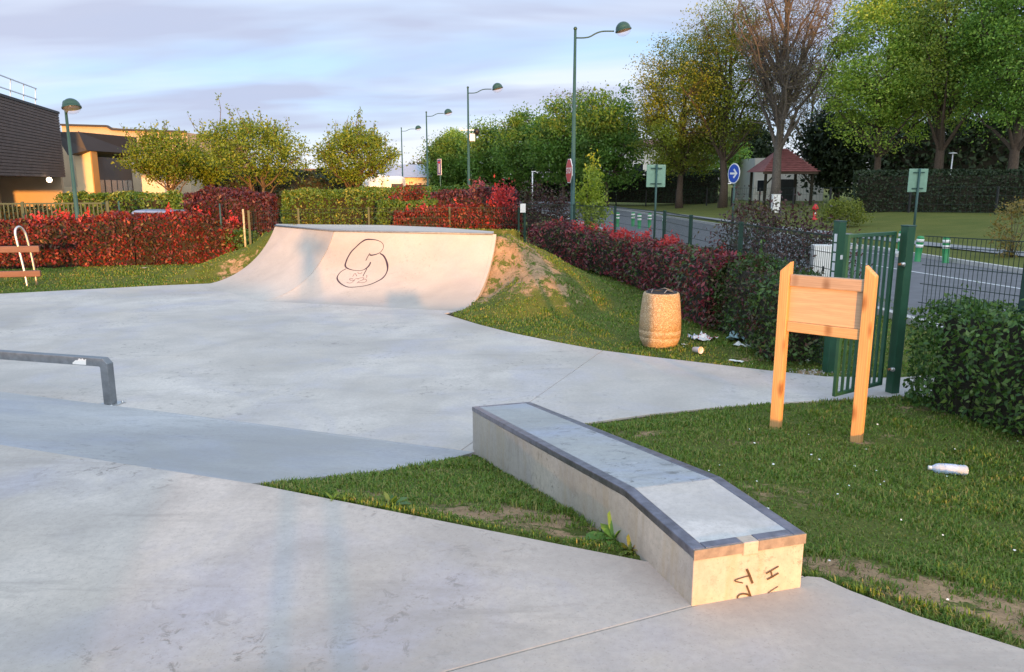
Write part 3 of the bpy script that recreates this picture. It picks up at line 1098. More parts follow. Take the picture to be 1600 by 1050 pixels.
EW, ED = 0.054, 0.040
lpart('body', M['ledge'], 0.0, L_LEN, 0.0, L_WID, ED + 0.001, None, bevel=0.004)
lpart('top_slab', M['ledge_toplight'], EW, L_KINK - 0.012, EW, L_WID - EW, 0.003, ED)
lpart('top_slab', M['ledge_top'], L_KINK - 0.010, L_LEN - EW, EW, L_WID - EW, 0.003, ED)
for w0, w1 in ((-0.004, EW), (L_WID - EW, L_WID + 0.004)):
    lpart('steel_edge', M['edge_steel'], 0.003, L_LEN + 0.004, w0, w1, 0.0, ED, bevel=0.006)
gap0, gap1 = 0.225, 0.298
lpart('steel_edge', M['edge_steel'], 0.003, EW, EW, gap0, 0.0, ED, bevel=0.004)
lpart('steel_edge', M['edge_steel'], 0.003, EW, gap1, L_WID - EW, 0.0, ED, bevel=0.004)
lpart('steel_edge', M['edge_steel'], L_LEN - EW, L_LEN + 0.004, EW, L_WID - EW, 0.0, ED, bevel=0.004)
lpart('front_trim', M['edge_sunlit'], -0.006, 0.002, -0.003, gap0, 0.002, 0.046)
lpart('front_trim', M['edge_sunlit'], -0.006, 0.002, gap1, L_WID + 0.003, 0.002, 0.046)
lpart('mortar_patch', M['mortar'], -0.007, EW, gap0, gap1, 0.001, 0.060, bevel=0.005)
for t, w in ((1.16, 0.27), (2.75, 0.24)):
    m = MB()
    q = Vector(lp(t, w, -0.0015))
    m.lathe([(0.0, 0.002), (0.045, 0.002), (0.05, 0.0)], 20, q, Matrix.Rotation(-0.0, 3, 'Z'))
    for i in range(len(m.v)):
        x, y, z = m.v[i]
        tt = (x * LD[0] + y * LD[1])
        m.v[i] = (x, y, z - q.z + ltop(tt) - 0.002)
    m.build('anchor_cap', M['ledge_top'], ledge)
# drawn marks on the end face
def ez(x, y):
    px, py = 1070 + x * 200 / 1600, 824 + y * 130 / 1040
    r = ray(px, py)
    n = np.array((LD[0], LD[1], 0))
    t = (np.dot(np.array((*LO, 0)) - np.array((0, 0, EYE)), n)) / np.dot(r, n)
    p = np.array((0, 0, EYE)) + r * t - np.array((*LO, 0))
    return p - n * 0.002


m = MB()
fs_ = 200 / 1600 / F_PX * 2.95
EN = np.array((-LD[0], -LD[1], 0))
for pts, w in (([(768, 515), (805, 600), (840, 695)], 34), ([(795, 600), (700, 625), (615, 662), (720, 690)], 16), ([(765, 720), (790, 780), (815, 850)], 26),
               ([(825, 862), (770, 830), (710, 825), (665, 845), (648, 880)], 24), ([(1010, 572), (1080, 530), (1165, 480)], 22), ([(1020, 645), (1090, 610), (1165, 565)], 26), ([(1070, 540), (1085, 610)], 20),
               ([(1030, 815), (1090, 775), (1158, 732)], 13), ([(1075, 812), (1110, 816)], 14)):
    c = catmull(pts, 5)
    ribbon(m, [ez(*q) for q in c], [EN] * len(c), w * fs_, rng)
m.build('marking', M['ink_brown'], ledge, kind='stuff')

# ------------------------------------------------------------------ grind rail
rail = thing('grind_rail', 'low grey square steel grind rail with a worn white sticker', 'rail', (-4.24, 7.82, 0), 0)
rd = np.array((-1.36, 0.36)); rd /= np.linalg.norm(rd)
rn = np.array((-rd[1], rd[0]))
m = MB()
RW, RZ = 0.088, 0.505
prof = [(-0.062, RZ - 0.125), (0.044, RZ - 0.125)]
def rpt(s, z, w):
    return (rd[0] * s + rn[0] * w, rd[1] * s + rn[1] * w, z)
outl = [(-0.045, 0.012), (0.05, 0.012), (0.05, RZ - RW - 0.012), (0.062, RZ - RW), (4.85, RZ - RW), (4.862, RZ - RW - 0.012), (4.862, 0.012), (4.957, 0.012), (4.957, RZ - 0.055), (4.905, RZ), (0.012, RZ), (-0.045, RZ - 0.055)]
leg_q = [0, 1, 2, 11]
for w_ in (-RW / 2, RW / 2):
    pass
n = len(outl)
vs = [rpt(s, z, -RW / 2) for s, z in outl] + [rpt(s, z, RW / 2) for s, z in outl]
quads = [(0, 1, 2, 11), (11, 2, 3, 10), (10, 3, 4, 9), (9, 4, 5, 8), (8, 5, 6, 7)]
fs = [q for q in quads] + [tuple(n + i for i in reversed(q)) for q in quads] + [(i, n + i, n + (i + 1) % n, (i + 1) % n) for i in range(n)]
MB().add(vs, fs).build('bar', M['rail_steel'], rail, 0.006, 2)
for s in (0.0, 4.91):
    b = MB().box((rd[0] * s, rd[1] * s, 0.006), (0.2, 0.2, 0.012), math.atan2(rd[1], rd[0])).build('base_plate', M['galv'], rail, 0.002)
    mm = MB()
    for i, j in ((-1, -1), (1, -1), (1, 1), (-1, 1)):
        mm.lathe([(0.014, 0), (0.014, 0.012), (0.0, 0.014)], 6, rpt(s + i * 0.078, 0.012, j * 0.078))
    mm.build('bolt', M['galv'], b, kind='stuff')
st = MB()
outl = [(0.45, .425), (0.62, .425), (0.63, .49), (0.60, .478), (0.585, .495), (0.565, .482), (0.54, .493), (0.52, .47), (0.49, .468), (0.45, .44)]
outl = [(0.84 - s, z) for s, z in outl]
st.add([rpt(s, z, RW / 2 * (1 if rn[1] < 0 else -1) * 1.03) for s, z in outl], [tuple(range(len(outl)))])
st.build('sticker', M['white'], rail)

# ------------------------------------------------------------------ wooden notice board
pl, pr = hit(1212, 668), hit(1338, 690)
sv = (pr - pl)[:2]
sl = float(np.linalg.norm(sv))
sdir = sv / sl
board = thing('notice_board', 'empty pine notice board on two slanted top posts on the lawn', 'notice board', (pl[0], pl[1], min(pl[2], pr[2])), math.atan2(sdir[1], sdir[0]))
zb = min(pl[2], pr[2])
ztl = PY(1230, 428, pl[1])[2] - zb      # top of the top rail at the left post
PWD = 0.088
for s, dr in ((0.0, 1), (sl, -1)):
    hi = PY(1243, 408, pl[1])[2] - zb if s == 0 else PY(1358, 415, pr[1])[2] - zb
    lo = hi - 0.085
    a, b = (lo, hi) if dr > 0 else (hi, lo)
    h = PWD / 2
    vs = [(s - h, -h, -.15), (s + h, -h, -.15), (s + h, h, -.15), (s - h, h, -.15), (s - h, -h, a), (s + h, -h, b), (s + h, h, b), (s - h, h, a)]
    MB().add(vs, [(3, 2, 1, 0), (4, 5, 6, 7), (0, 1, 5, 4), (1, 2, 6, 5), (2, 3, 7, 6), (3, 0, 4, 7)]).build('post', M['wood'], board, 0.006, 2)
in0, in1 = PWD / 2 + .001, sl - PWD / 2 - .001
cx = (in0 + in1) / 2
MB().box((cx, 0.005, ztl - 0.05), (in1 - in0, 0.062, 0.10)).build('top_rail', M['wood_rail'], board, 0.005)
MB().box((cx, 0.005, ztl - 0.465), (in1 - in0, 0.062, 0.09)).build('bottom_rail', M['wood_rail2'], board, 0.005)
MB().box((cx, 0.012, ztl - 0.26), (in1 - in0, 0.022, 0.316)).build('panel', M['wood_panel'], board)

# ------------------------------------------------------------------ litter bin
bp = hit(1030, 540)
bin_ = thing('litter_bin', 'round pebble-dash concrete litter bin with black liner on the grass', 'litter bin', (2.12, 10.81, float(terr(2.12, 10.81)) - 0.01))


def m_pebble():
    m, nt, out = mat_new('pebble_dash')
    g = NT(nt)
    v = g.coord()
    vo = g.node('ShaderNodeTexVoronoi')
    vo.inputs['Scale'].default_value = 95
    g.put(vo.inputs['Vector'], v)
    sepc = g.node('ShaderNodeSeparateColor')
    nt.links.new(vo.outputs['Color'], sepc.inputs[0])
    c = g.ramp(sepc.outputs[0], [(0.0, (0.22, 0.14, 0.07)), (0.35, (0.40, 0.27, 0.13)), (0.7, (0.48, 0.34, 0.18)), (1.0, (0.64, 0.55, 0.40))])
    c = g.mix(g.ramp(vo.outputs['Distance'], [(0.35, 0.0), (0.7, 0.7)]), c, (0.22, 0.17, 0.11))
    h = g.math('SUBTRACT', 1.0, vo.outputs['Distance'])
    nt.links.new(g.bsdf(c, 0.75, 0, g.bump(h, 0.6, 0.007), 0.3), out.inputs[0])
    return m


M['pebble'] = m_pebble()
prof = [(0.215, 0.0), (0.235, 0.02), (0.275, 0.10), (0.290, 0.155), (0.284, 0.16), (0.284, 0.170), (0.293, 0.175), (0.298, 0.25), (0.291, 0.256), (0.291, 0.266), (0.297, 0.272),
        (0.292, 0.42), (0.276, 0.60), (0.260, 0.74), (0.252, 0.775), (0.240, 0.79), (0.222, 0.79), (0.215, 0.775)]
MB().lathe(prof, 40).build('body', M['pebble'], bin_)
MB().lathe([(0.2145, 0.775), (0.2145, 0.80), (0.20, 0.805), (0.19, 0.79), (0.185, 0.45), (0.0, 0.44)], 32).build('liner', M['black'], bin_)
m = MB()
for k in range(3):
    a = k * 2.1 + 0.5
    m.tube([(0.2 * math.cos(a), 0.2 * math.sin(a), 0.80), (0.12 * math.cos(a + .5), 0.12 * math.sin(a + .5), 0.835), (0.19 * math.cos(a + 1.1), 0.19 * math.sin(a + 1.1), 0.80)], 0.006, 6)
m.build('handle', M['rail_steel'], bin_, kind='stuff')

# ------------------------------------------------------------------ litter on the grass


def crumple(name, label, cat, px, py, size, mat, seed, lift=0.0, group=None, n=9):
    p = hit(px, py)
    rg = np.random.default_rng(seed)
    gx, gy = np.meshgrid(np.linspace(-.5, .5, n), np.linspace(-.5, .5, n))
    z = (fbm(gx * 5 + seed, gy * 5, 0, seed) - 0.42) * size[2] * 2.2 + lift
    x = gx * size[0] * (1 + 0.25 * (fbm(gx * 3, gy * 3 + seed, 0, seed + 3) - .5))
    y = gy * size[1] * (1 + 0.25 * (fbm(gx * 3 + 9, gy * 3, 0, seed + 5) - .5))
    z = np.maximum(z, 0.008 + 0.01 * rg.random(z.shape))
    idx = np.arange(n * n).reshape(n, n)
    Fq = np.stack([idx[:-1, :-1], idx[:-1, 1:], idx[1:, 1:], idx[1:, :-1]], -1).reshape(-1, 4)
    o = npmesh(name, np.stack([x, y, z], -1), Fq, mat)
    o.location = (p[0], p[1], float(terr(p[0], p[1])) + 0.015)
    o.rotation_euler = (0, 0, rg.uniform(0, 6))
    tag(o, label, cat, group)
    return o


M['film'] = m_plain('crumpled_film', (0.50, 0.53, 0.60), 0.3, 0, 0.25, 25)
M['film_teal'] = m_plain('teal_film', (0.34, 0.50, 0.52), 0.3, 0, 0.5, 18)
M['red_pack'] = m_plain('red_packaging', (0.45, 0.03, 0.03), 0.35, 0, 0.2, 18)
M['paper'] = m_plain('paper', (0.72, 0.72, 0.68), 0.7, 0, 0.08, 20)


def m_pack():
    m, nt, out = mat_new('striped_packaging')
    g = NT(nt)
    n = g.noise(g.coord((9, 22, 9)), 1.0, 1, 0.4)
    c = g.ramp(n, [(0.0, (0.75, 0.74, 0.72)), (0.50, (0.72, 0.70, 0.70)), (0.52, (0.45, 0.03, 0.03)), (0.60, (0.5, 0.2, 0.05)), (0.62, (0.75, 0.72, 0.7))], 'CONSTANT')
    nt.links.new(g.bsdf(c, 0.35), out.inputs[0])
    return m


M['pack'] = m_pack()
crumple('plastic_wrap', 'crumpled bluish clear plastic wrap left of red packet', 'wrapper', 1085, 531, (0.15, 0.17, 0.08), M['film'], 41, 0.01)
crumple('snack_packet', 'torn red and white snack packet lying on the grass', 'packet', 1102, 532, (0.30, 0.24, 0.09), M['pack'], 44, 0.015)
crumple('magazine', 'crumpled teal and white wrapper with dark print beside hedge', 'wrapper', 1153, 534, (0.34, 0.30, 0.13), M['film_teal'], 47, 0.03)
crumple('paper_sheet', 'white and pink paper sheet under the teal wrapper', 'paper', 1162, 543, (0.28, 0.14, 0.05), M['paper'], 52, 0.01)
# upright wing of the wrapper
p = hit(1168, 536)
o = MB().add([(0, 0, .03), (0.14, 0.02, .04), (0.27, 0.03, .16), (0.25, 0.04, .19), (0.11, 0.05, .10), (0.0, 0.04, .08)], [(0, 1, 4, 5), (1, 2, 3, 4)]).build('torn_sheet', M['film'])
o.location = (p[0], p[1], p[2])
tag(o, 'stiff pale torn sheet sticking up beside the teal wrapper', 'paper')
crumple('paper_scrap', 'white flat paper scrap near the concrete edge', 'paper', 1150, 567, (0.19, 0.08, 0.02), M['paper'], 61)
crumple('paper_scrap', 'small white crumpled scrap under the hedge right of the wrapper', 'paper', 1187, 542, (0.08, 0.05, 0.04), M['paper'], 62)
crumple('paper_scrap', 'tiny white scrap left of the plastic cup', 'paper', 1068, 541, (0.04, 0.05, 0.03), M['paper'], 63)
crumple('paper_scrap', 'pale crumpled scrap at the foot of the gate post', 'paper', 1262, 567, (0.08, 0.06, 0.04), M['paper'], 64)
crumple('cardboard_scrap', 'beige flat cardboard scrap under the left red hedge', 'cardboard', 225, 420, (0.22, 0.12, 0.03), m_plain('cardboard', (0.45, 0.36, 0.25), 0.8), 65)
crumple('plastic_wrap', 'clear crumpled film under the right green hedge', 'wrapper', 1577, 662, (0.05, 0.06, 0.05), M['film'], 66, 0.01)
# cup
p = hit(1084, 552)
o = MB().lathe([(0.0, 0.002), (0.036, 0.0), (0.046, 0.135), (0.049, 0.14), (0.044, 0.135), (0.034, 0.006)], 18).build('plastic_cup', m_plain('cup_plastic', (0.66, 0.63, 0.65), 0.3, 0, 0.06))
o.location = (p[0], p[1], p[2] + 0.055)
o.rotation_euler = (R(84), 0, R(28))
tag(o, 'white plastic cup lying on its side by the bin', 'cup')


def m_clear():
    m, nt, out = mat_new('clear_plastic')
    g = NT(nt)
    b = g.node('ShaderNodeBsdfPrincipled')
    b.inputs['Base Color'].default_value = (0.62, 0.76, 0.95, 1)
    b.inputs['Roughness'].default_value = 0.12
    b.inputs['IOR'].default_value = 1.08
    b.inputs['Transmission Weight'].default_value = 0.5
    nt.links.new(b.outputs[0], out.inputs[0])
    return m


M['clear'] = m_clear()
p = hit(1481, 742)
bot = thing('plastic_bottle', 'empty clear plastic bottle lying on the lawn', 'bottle', (p[0], p[1], p[2] + 0.045), 0)
bm_ = Matrix.Rotation(R(-14), 3, 'Z') @ Matrix.Rotation(R(-90), 3, 'Y')
pr_ = [(0.0, -0.125), (0.030, -0.127), (0.040, -0.115)]
for k in range(9):
    z = -0.10 + k * 0.018
    pr_ += [(0.041, z), (0.0375, z + 0.008)]
pr_ += [(0.041, 0.062), (0.034, 0.088), (0.018, 0.112), (0.0145, 0.12)]
MB().lathe(pr_, 20, (0, 0, 0), bm_).build('bottle_body', M['clear'], bot)
MB().lathe([(0.016, 0.118), (0.0165, 0.138), (0.0, 0.139)], 16, (0, 0, 0), bm_).build('cap', M['white'], bot)
MB().lathe([(0.0418, -0.05), (0.0418, 0.03)], 20, (0, 0, 0), bm_).build('wrapper_band', M['clear'], bot)

# ------------------------------------------------------------------ gate and its posts
GL, GR = np.array((3.93, 9.28)), np.array((4.25, 8.30))
gh = 1.84


def gate_post(p, label, stickers):
    t = thing('gate_post', label, 'gate post', (p[0], p[1], float(0)), R(18), 'posts of the green gate')
    MB().box((0, 0, gh / 2 - 0.05), (0.105, 0.105, gh + 0.1)).build('shaft', M['green_paint'], t, 0.008)
    MB().box((0, 0, gh + 0.006), (0.112, 0.112, 0.014)).build('cap', M['lamp_green'], t, 0.004)
    if stickers:
        for k in range(6):
            MB().box((-0.054, -0.005, gh - 0.19 - k * 0.115), (0.003, 0.045, 0.095)).build('reflector', M['grey_white'], t)
        MB().box((0.012, -0.054, gh - 0.42), (0.035, 0.003, 0.05)).build('sticker', M['grey_white'], t)
    else:
        for z in (gh - 0.40, 0.28):
            m = MB()
            m.tube([(-0.055, -0.03, z), (-0.115, -0.035, z)], 0.014, 8)
            h_ = m.build('hinge', m_plain('rusty_steel', (0.28, 0.13, 0.06), 0.6, 0.4, 0.3, 30), t)
            MB().lathe([(0, 0), (0.022, 0), (0.022, 0.03), (0, 0.03)], 10, (-0.075, -0.035, z), Matrix.Rotation(R(90), 3, 'X')).build('nut', M['galv'], h_)
    return t


gate_post(GL, 'square green gate post with pale stickers on the latch side', True)
gate_post(GR, 'square green gate post carrying the rusty hinges', False)
ga, gb = np.array((4.13, 8.33)), np.array((3.40, 7.84))
gd = gb - ga
gl = float(np.linalg.norm(gd))
gate = thing('metal_gate', 'open dark green metal gate of vertical square bars', 'gate', (ga[0], ga[1], 0), math.atan2(gd[1], gd[0]))
GT, GB = 1.765, 0.10
for x in (0.02, gl - 0.02):
    MB().box((x, 0, (GT + GB) / 2 + 0.0), (0.04, 0.04, GT - GB + 0.04)).build('stile', M['green_paint'], gate, 0.004)
for z in (GT, GB):
    MB().box((gl / 2, 0, z), (gl - 0.082, 0.038, 0.038)).build('rail', M['green_paint'], gate, 0.004)
bar0 = None
for k in range(7):
    x = 0.04 + (gl - 0.08) * (k + 1) / 8
    if bar0 is None:
        bar0 = MB().box((0, 0, (GT + GB) / 2), (0.024, 0.024, GT - GB - 0.04)).build('bar', M['green_paint'], gate)
        b = bar0
    else:
        b = bar0.copy()
        COL.objects.link(b)
    b.location = (x, 0, 0)
MB().box((gl - 0.02, -0.035, 1.0), (0.05, 0.03, 0.14)).build('lock', M['black_metal'], gate, 0.004)


# ------------------------------------------------------------------ mesh fences
def mesh_fence(label, pts, h, posts=True, vstep=0.05, wire=0.0045, name='mesh_fence', hz=(0.05, 0.25, 0.45, 0.65, 0.85, 1.05, 1.25, 1.45, 1.65), post_w=0.055, mat_p='green_dark', ends=(1, 1), group=None, gap=0.0):
    t = thing(name, label, 'fence', (pts[0][0], pts[0][1], 0), 0, group)
    o0 = np.array((pts[0][0], pts[0][1]))
    m = MB()
    for i, (a, b) in enumerate(zip(pts[:-1], pts[1:])):
        A, B = np.array(a[:2]) - o0, np.array(b[:2]) - o0
        za, zb_ = (a[2] if len(a) > 2 else 0), (b[2] if len(b) > 2 else 0)
        L = np.linalg.norm(B - A)
        n = max(2, int(L / vstep))
        for k in range(1, n):
            p = A + (B - A) * k / n
            z = za + (zb_ - za) * k / n
            m.beam((p[0], p[1], z + 0.03), (p[0], p[1], z + h), wire)
        for z in hz:
            if z < h:
                m.beam((A[0], A[1], za + z), (B[0], B[1], zb_ + z), wire * 1.6)
        m.beam((A[0], A[1], za + h), (B[0], B[1], zb_ + h), wire * 2)
    m.build('wire_mesh', M['wire'], t, kind='stuff')
    if posts:
        for i, a in enumerate(pts):
            if (i == 0 and not ends[0]) or (i == len(pts) - 1 and not ends[1]):
                continue
            p = np.array(a[:2]) - o0
            z = a[2] if len(a) > 2 else 0
            MB().box((p[0], p[1], z + h / 2), (post_w, post_w, h + 0.06), 0.3).build('post', M[mat_p], t)
    return t


mesh_fence('green mesh fence panel right of the gate with grid wires', [(4.33, 8.1), (4.72, 7.0, 0.02), (5.3, 5.2, 0.1), (6.1, 3.0, 0.3)], 1.75, ends=(0, 1))
FEN = [(3.93, 9.4), (3.64, 12.3), (3.46, 15.0), (3.42, 17.4), (2.76, 20.8), (1.82, 22.7), (0.38, 23.4)]
mesh_fence('long dark green mesh fence running along the dark red hedge', FEN, 1.66, ends=(0, 1))
mesh_fence('green mesh fence behind the quarter pipe deck', [(0.2, 23.45), (-1.9, 23.6), (-4.3, 23.3), (-6.05, 22.0), (-6.95, 20.5)], 1.55, vstep=0.08)
# corner post at that fence's left end, low sun's yellow put in its colour
yp = thing('fence_post', 'thin sunlit yellow fence post standing left of the ramp', 'post', (-7.02, 20.3, 0))
MB().tube([(0, 0, 0), (0, 0, 1.62)], 0.026, 8).build('shaft', m_plain('sunlit_post', (0.40, 0.34, 0.20), 0.6, 0.1, 0.4, 14), yp)
for pxx, pyy, Yy in ((343, 318, 21.2), (185, 314, 21.4)):
    p = PY(pxx, pyy, Yy)
    yp = thing('fence_post', 'thin grey-green post poking out of the ' + ('plum hedge' if pxx > 300 else 'red hedge'), 'post', (p[0], p[1], 0))
    MB().tube([(0, 0, 0), (0, 0, p[2])], 0.022, 8).build('shaft', M['lamp_green'], yp)
# notice plate on the fence
p = PY(817, 325, 23.3)
nb = MB().box((p[0], p[1] - 0.06, p[2]), (0.16, 0.01, 0.26)).build('notice_plate', M['white'])
tag(nb, 'small white notice plate fixed to the fence corner', 'sign')
# cabinet behind the fence near the gate
p = PY(1291, 385, 12.4)
cb = thing('utility_cabinet', 'white utility cabinet behind the fence left of the gate', 'cabinet', (p[0], 12.4, -0.05), R(-8))
MB().box((0, 0.12, 0.68), (0.36, 0.24, 1.36)).build('cabinet_body', M['white'], cb, 0.012)
MB().box((0, -0.004, 0.68), (0.31, 0.012, 1.2)).build('door', M['white'], cb, 0.004)
MB().box((-0.02, -0.012, 0.98), (0.03, 0.006, 0.09)).build('label', M['black'], cb)


# ------------------------------------------------------------------ plants
def leaf_arrays(C, size, rng, nrm=None, nbias=0.6, aspect=0.5, fold=0.12):
    N = len(C)
    n = rng.normal(size=(N, 3))
    n /= np.linalg.norm(n, axis=1, keepdims=True)
    if nrm is not None:
        n = n * (1 - nbias) + nrm * nbias
        n /= np.linalg.norm(n, axis=1, keepdims=True) + 1e-9
    a = rng.normal(size=(N, 3))
    a -= n * (a * n).sum(1, keepdims=True)
    a /= np.linalg.norm(a, axis=1, keepdims=True) + 1e-9
    b = np.cross(n, a)
    L = (size if hasattr(size, '__len__') else np.full(N, size)) * rng.uniform(0.65, 1.3, N)
    L = L[:, None]
    W = L * aspect
    V = np.stack([C - a * L * .5, C + b * W * .5 + n * W * fold - a * L * .05, C + a * L * .5, C - b * W * .5 + n * W * fold - a * L * .05], 1)
    Fq = np.arange(4 * N).reshape(N, 4)
    return V.reshape(-1, 3), Fq


def hedge_points(path, h, w, n, rng, rough=0.12, depth=0.10, seed=0, round_=0.25):
    P = np.array([p[:2] for p in path], float)
    Z = np.array([p[2] if len(p) > 2 else 0 for p in path], float)
    Hs = np.array([p[3] if len(p) > 3 else h for p in path], float)
    seg = np.linalg.norm(np.diff(P, axis=0), axis=1)
    cum = np.concatenate([[0], np.cumsum(seg)])
    T = cum[-1]
    area = np.array([h * T, h * T, w * T, h * w, h * w])
    face = rng.choice(5, n, p=area / area.sum())
    t = rng.uniform(0, T, n)
    t = np.where(face == 3, 0, np.where(face == 4, T, t))
    i = np.clip(np.searchsorted(cum, t) - 1, 0, len(seg) - 1)
    k = ((t - cum[i]) / seg[i])
    c = P[i] + (P[i + 1] - P[i]) * k[:, None]
    z0 = Z[i] + (Z[i + 1] - Z[i]) * k
    hh = Hs[i] + (Hs[i + 1] - Hs[i]) * k
    d = (P[i + 1] - P[i]) / seg[i][:, None]
    nr = np.stack([-d[:, 1], d[:, 0]], 1)
    l = rng.uniform(-1, 1, n)
    zz = rng.uniform(0.03, 1, n)
    l = np.where(face == 0, -1, np.where(face == 1, 1, l))
    zz = np.where(face == 2, 1, zz)
    # round the shoulders
    sh = np.clip((zz - (1 - round_)) / round_, 0, 1)
    lat = l * (1 - 0.45 * sh ** 2)
    end = np.where(face == 3, -1.0, np.where(face == 4, 1.0, 0.0))
    N3 = np.zeros((n, 3))
    N3[:, :2] = nr * (l * (np.abs(l) > .9))[:, None] + d * end[:, None]
    N3[:, 2] = np.where(face == 2, 1.0, 0.25 * sh + 0.15)
    N3 /= np.linalg.norm(N3, axis=1, keepdims=True) + 1e-9
    x = c[:, 0] + nr[:, 0] * lat * w / 2
    y = c[:, 1] + nr[:, 1] * lat * w / 2
    topdrop = 0.06 * hh * (np.abs(l) ** 3) * (face == 2)
    z = z0 + zz * hh - topdrop
    C = np.stack([x, y, z], 1)
    off = rough * (fbm(C[:, 0] * 1.6, C[:, 1] * 1.6, C[:, 2] * 1.6, seed, 3) - 0.5) * 2.2 - np.abs(rng.normal(0, depth, n)) + rng.normal(0, 0.02, n)
    C = C + N3 * off[:, None]
    return C, N3, z0


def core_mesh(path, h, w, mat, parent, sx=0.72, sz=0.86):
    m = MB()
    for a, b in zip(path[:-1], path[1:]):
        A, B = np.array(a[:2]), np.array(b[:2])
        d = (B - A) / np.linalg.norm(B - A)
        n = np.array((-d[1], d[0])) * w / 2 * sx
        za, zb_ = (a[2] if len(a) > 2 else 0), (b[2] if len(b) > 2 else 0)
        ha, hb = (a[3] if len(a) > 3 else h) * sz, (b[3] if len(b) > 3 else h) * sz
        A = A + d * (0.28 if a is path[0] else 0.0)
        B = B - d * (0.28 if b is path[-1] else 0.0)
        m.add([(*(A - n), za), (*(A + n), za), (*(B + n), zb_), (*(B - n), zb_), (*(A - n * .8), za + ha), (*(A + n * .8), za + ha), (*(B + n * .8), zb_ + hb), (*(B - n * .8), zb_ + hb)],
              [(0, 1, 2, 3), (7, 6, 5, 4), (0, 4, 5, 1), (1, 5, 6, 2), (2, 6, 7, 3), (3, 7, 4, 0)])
    return m.build('branches', mat, parent)  # solid near-black core; the dark between the leaves is put into its colour


def hedge(name, label, path, h, w, n, size, mat, seed, young=0, rough=0.12, depth=0.1, cat='hedge', aspect=0.5, group=None, core=True, sz=0.86, sx=0.72, ymat='young_red', round_=0.25):
    rg = np.random.default_rng(seed)
    t = thing(name, label, cat, (path[0][0], path[0][1], path[0][2] if len(path[0]) > 2 else 0), 0, group)
    o0 = np.array((path[0][0], path[0][1], path[0][2] if len(path[0]) > 2 else 0.0))
    pth = [(p[0] - o0[0], p[1] - o0[1], (p[2] if len(p) > 2 else 0) - o0[2], *(p[3:4])) for p in path]
    C, N3, z0 = hedge_points(pth, h, w, n, rg, rough, depth, seed, round_)
    V, Fq = leaf_arrays(C, size, rg, N3, 0.45, aspect)
    npmesh('foliage', V, Fq, mat, t)
    if young:
        # upright sprigs of young leaves on the top
        C, N3, z0 = hedge_points(pth, h, w, young * 6, rg, rough, depth * .5, seed, round_)
        keep = N3[:, 2] > 0.55
        pn = fbm(C[:, 0] * 2.1, C[:, 1] * 2.1, 0, seed + 9)
        C = C[keep & (pn > 0.52)][:young]
        pts = []
        for c in C:
            hh = rg.uniform(0.08, 0.26)
            lean = rg.normal(0, 0.05, 2)
            for k in range(9):
                f_ = k / 8
                pts.append(c + np.array((lean[0] * f_, lean[1] * f_, hh * f_)) + rg.normal(0, 0.022, 3))
        pts = np.array(pts)
        V, Fq = leaf_arrays(pts, size * 1.1, rg, None, 0, aspect * .8)
        npmesh('young_leaves', V, Fq, M[ymat], t)
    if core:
        core_mesh(pth, h, w, M['near_black'], t, sx, sz)
    return t


def bush(name, label, c, r, n, size, mat, seed, cat='shrub', stems=6, aspect=0.45, hollow=0.35, stem_mat='bark', group=None, clumps=0):
    """loose round shrub: stems from the base, leaves gathered on clumps"""
    rg = np.random.default_rng(seed)
    t = thing(name, label, cat, c, 0, group)
    r = np.array(r)
    cz = r[2]
    k = clumps or max(14, n // 60)
    d = rg.normal(size=(k, 3))
    d /= np.linalg.norm(d, axis=1, keepdims=True)
    rad = rg.uniform(hollow, 1.0, k) ** 0.6
    rad *= 0.8 + 0.4 * fbm(d[:, 0] * 2 + seed, d[:, 1] * 2, d[:, 2] * 2, seed)
    cc = d * rad[:, None] * r + np.array((0, 0, cz * 1.05))
    cc[:, 2] = np.maximum(cc[:, 2], 0.08 * r[2])
    per = n // k
    C = np.repeat(cc, per, 0) + rg.normal(0, 0.17, (k * per, 3)) * r
    C[:, 2] = np.maximum(C[:, 2], 0.03)
    V, Fq = leaf_arrays(C, size, rg, None, 0, aspect)
    npmesh('foliage', V, Fq, mat, t)
    m = MB()
    for i in range(min(k, stems * 5)):
        e = cc[i]
        b0 = np.array((rg.normal(0, .06), rg.normal(0, .06), 0)) * r
        mid = b0 * .6 + e * .4 + np.array((0, 0, 0.12 * r[2]))
        w = 0.012 * (r[0] + r[2]) if i < stems else 0.006 * (r[0] + r[2])
        m.tube([b0, mid, e], [w, w * .7, w * .25], 5)
    m.build('stems', M[stem_mat], t)
    return t


# dark red hedge along the fence, right of the mound
DRED = [(3.45, 12.0, 0.0, 1.22), (3.42, 14.0, 0.0, 1.16), (3.30, 16.2, 0.0, 1.04), (3.0, 18.0, 0.03, 0.95), (2.35, 20.3, 0.06, 1.0), (1.55, 21.9, 0.1, 1.05), (0.75, 22.7, 0.15, 1.05)]
hedge('photinia_hedge', 'dark red photinia hedge with bright red young tips beside the mound', DRED, 1.05, 1.0, 17000, 0.095, M['photinia_dark'], 101, 200, 0.17, 0.12, aspect=0.40)
hedge('green_hedge', 'leafy dark green hedge behind the litter and left of the gate', [(3.72, 9.55, 0, 1.15), (3.72, 10.6, 0, 1.2), (3.60, 12.3, 0, 1.15)], 1.2, 0.9, 11000, 0.065, M['mixed_hedge'], 102, 45, 0.2, 0.14, ymat='privet')
bush('plum_bush', 'dark purple leafy bush behind the fence right of the red hedge', (4.55, 13.2, 0), (1.25, 0.8, 0.92), 8500, 0.075, M['plum_green'], 103, 'bush', hollow=0.3)
bush('plum_bush', 'airy reddish bush with upright shoots behind the plum bush', (4.6, 15.5, 0), (0.6, 0.6, 1.02), 1500, 0.07, M['plum_green'], 104, 'bush', hollow=0.2)
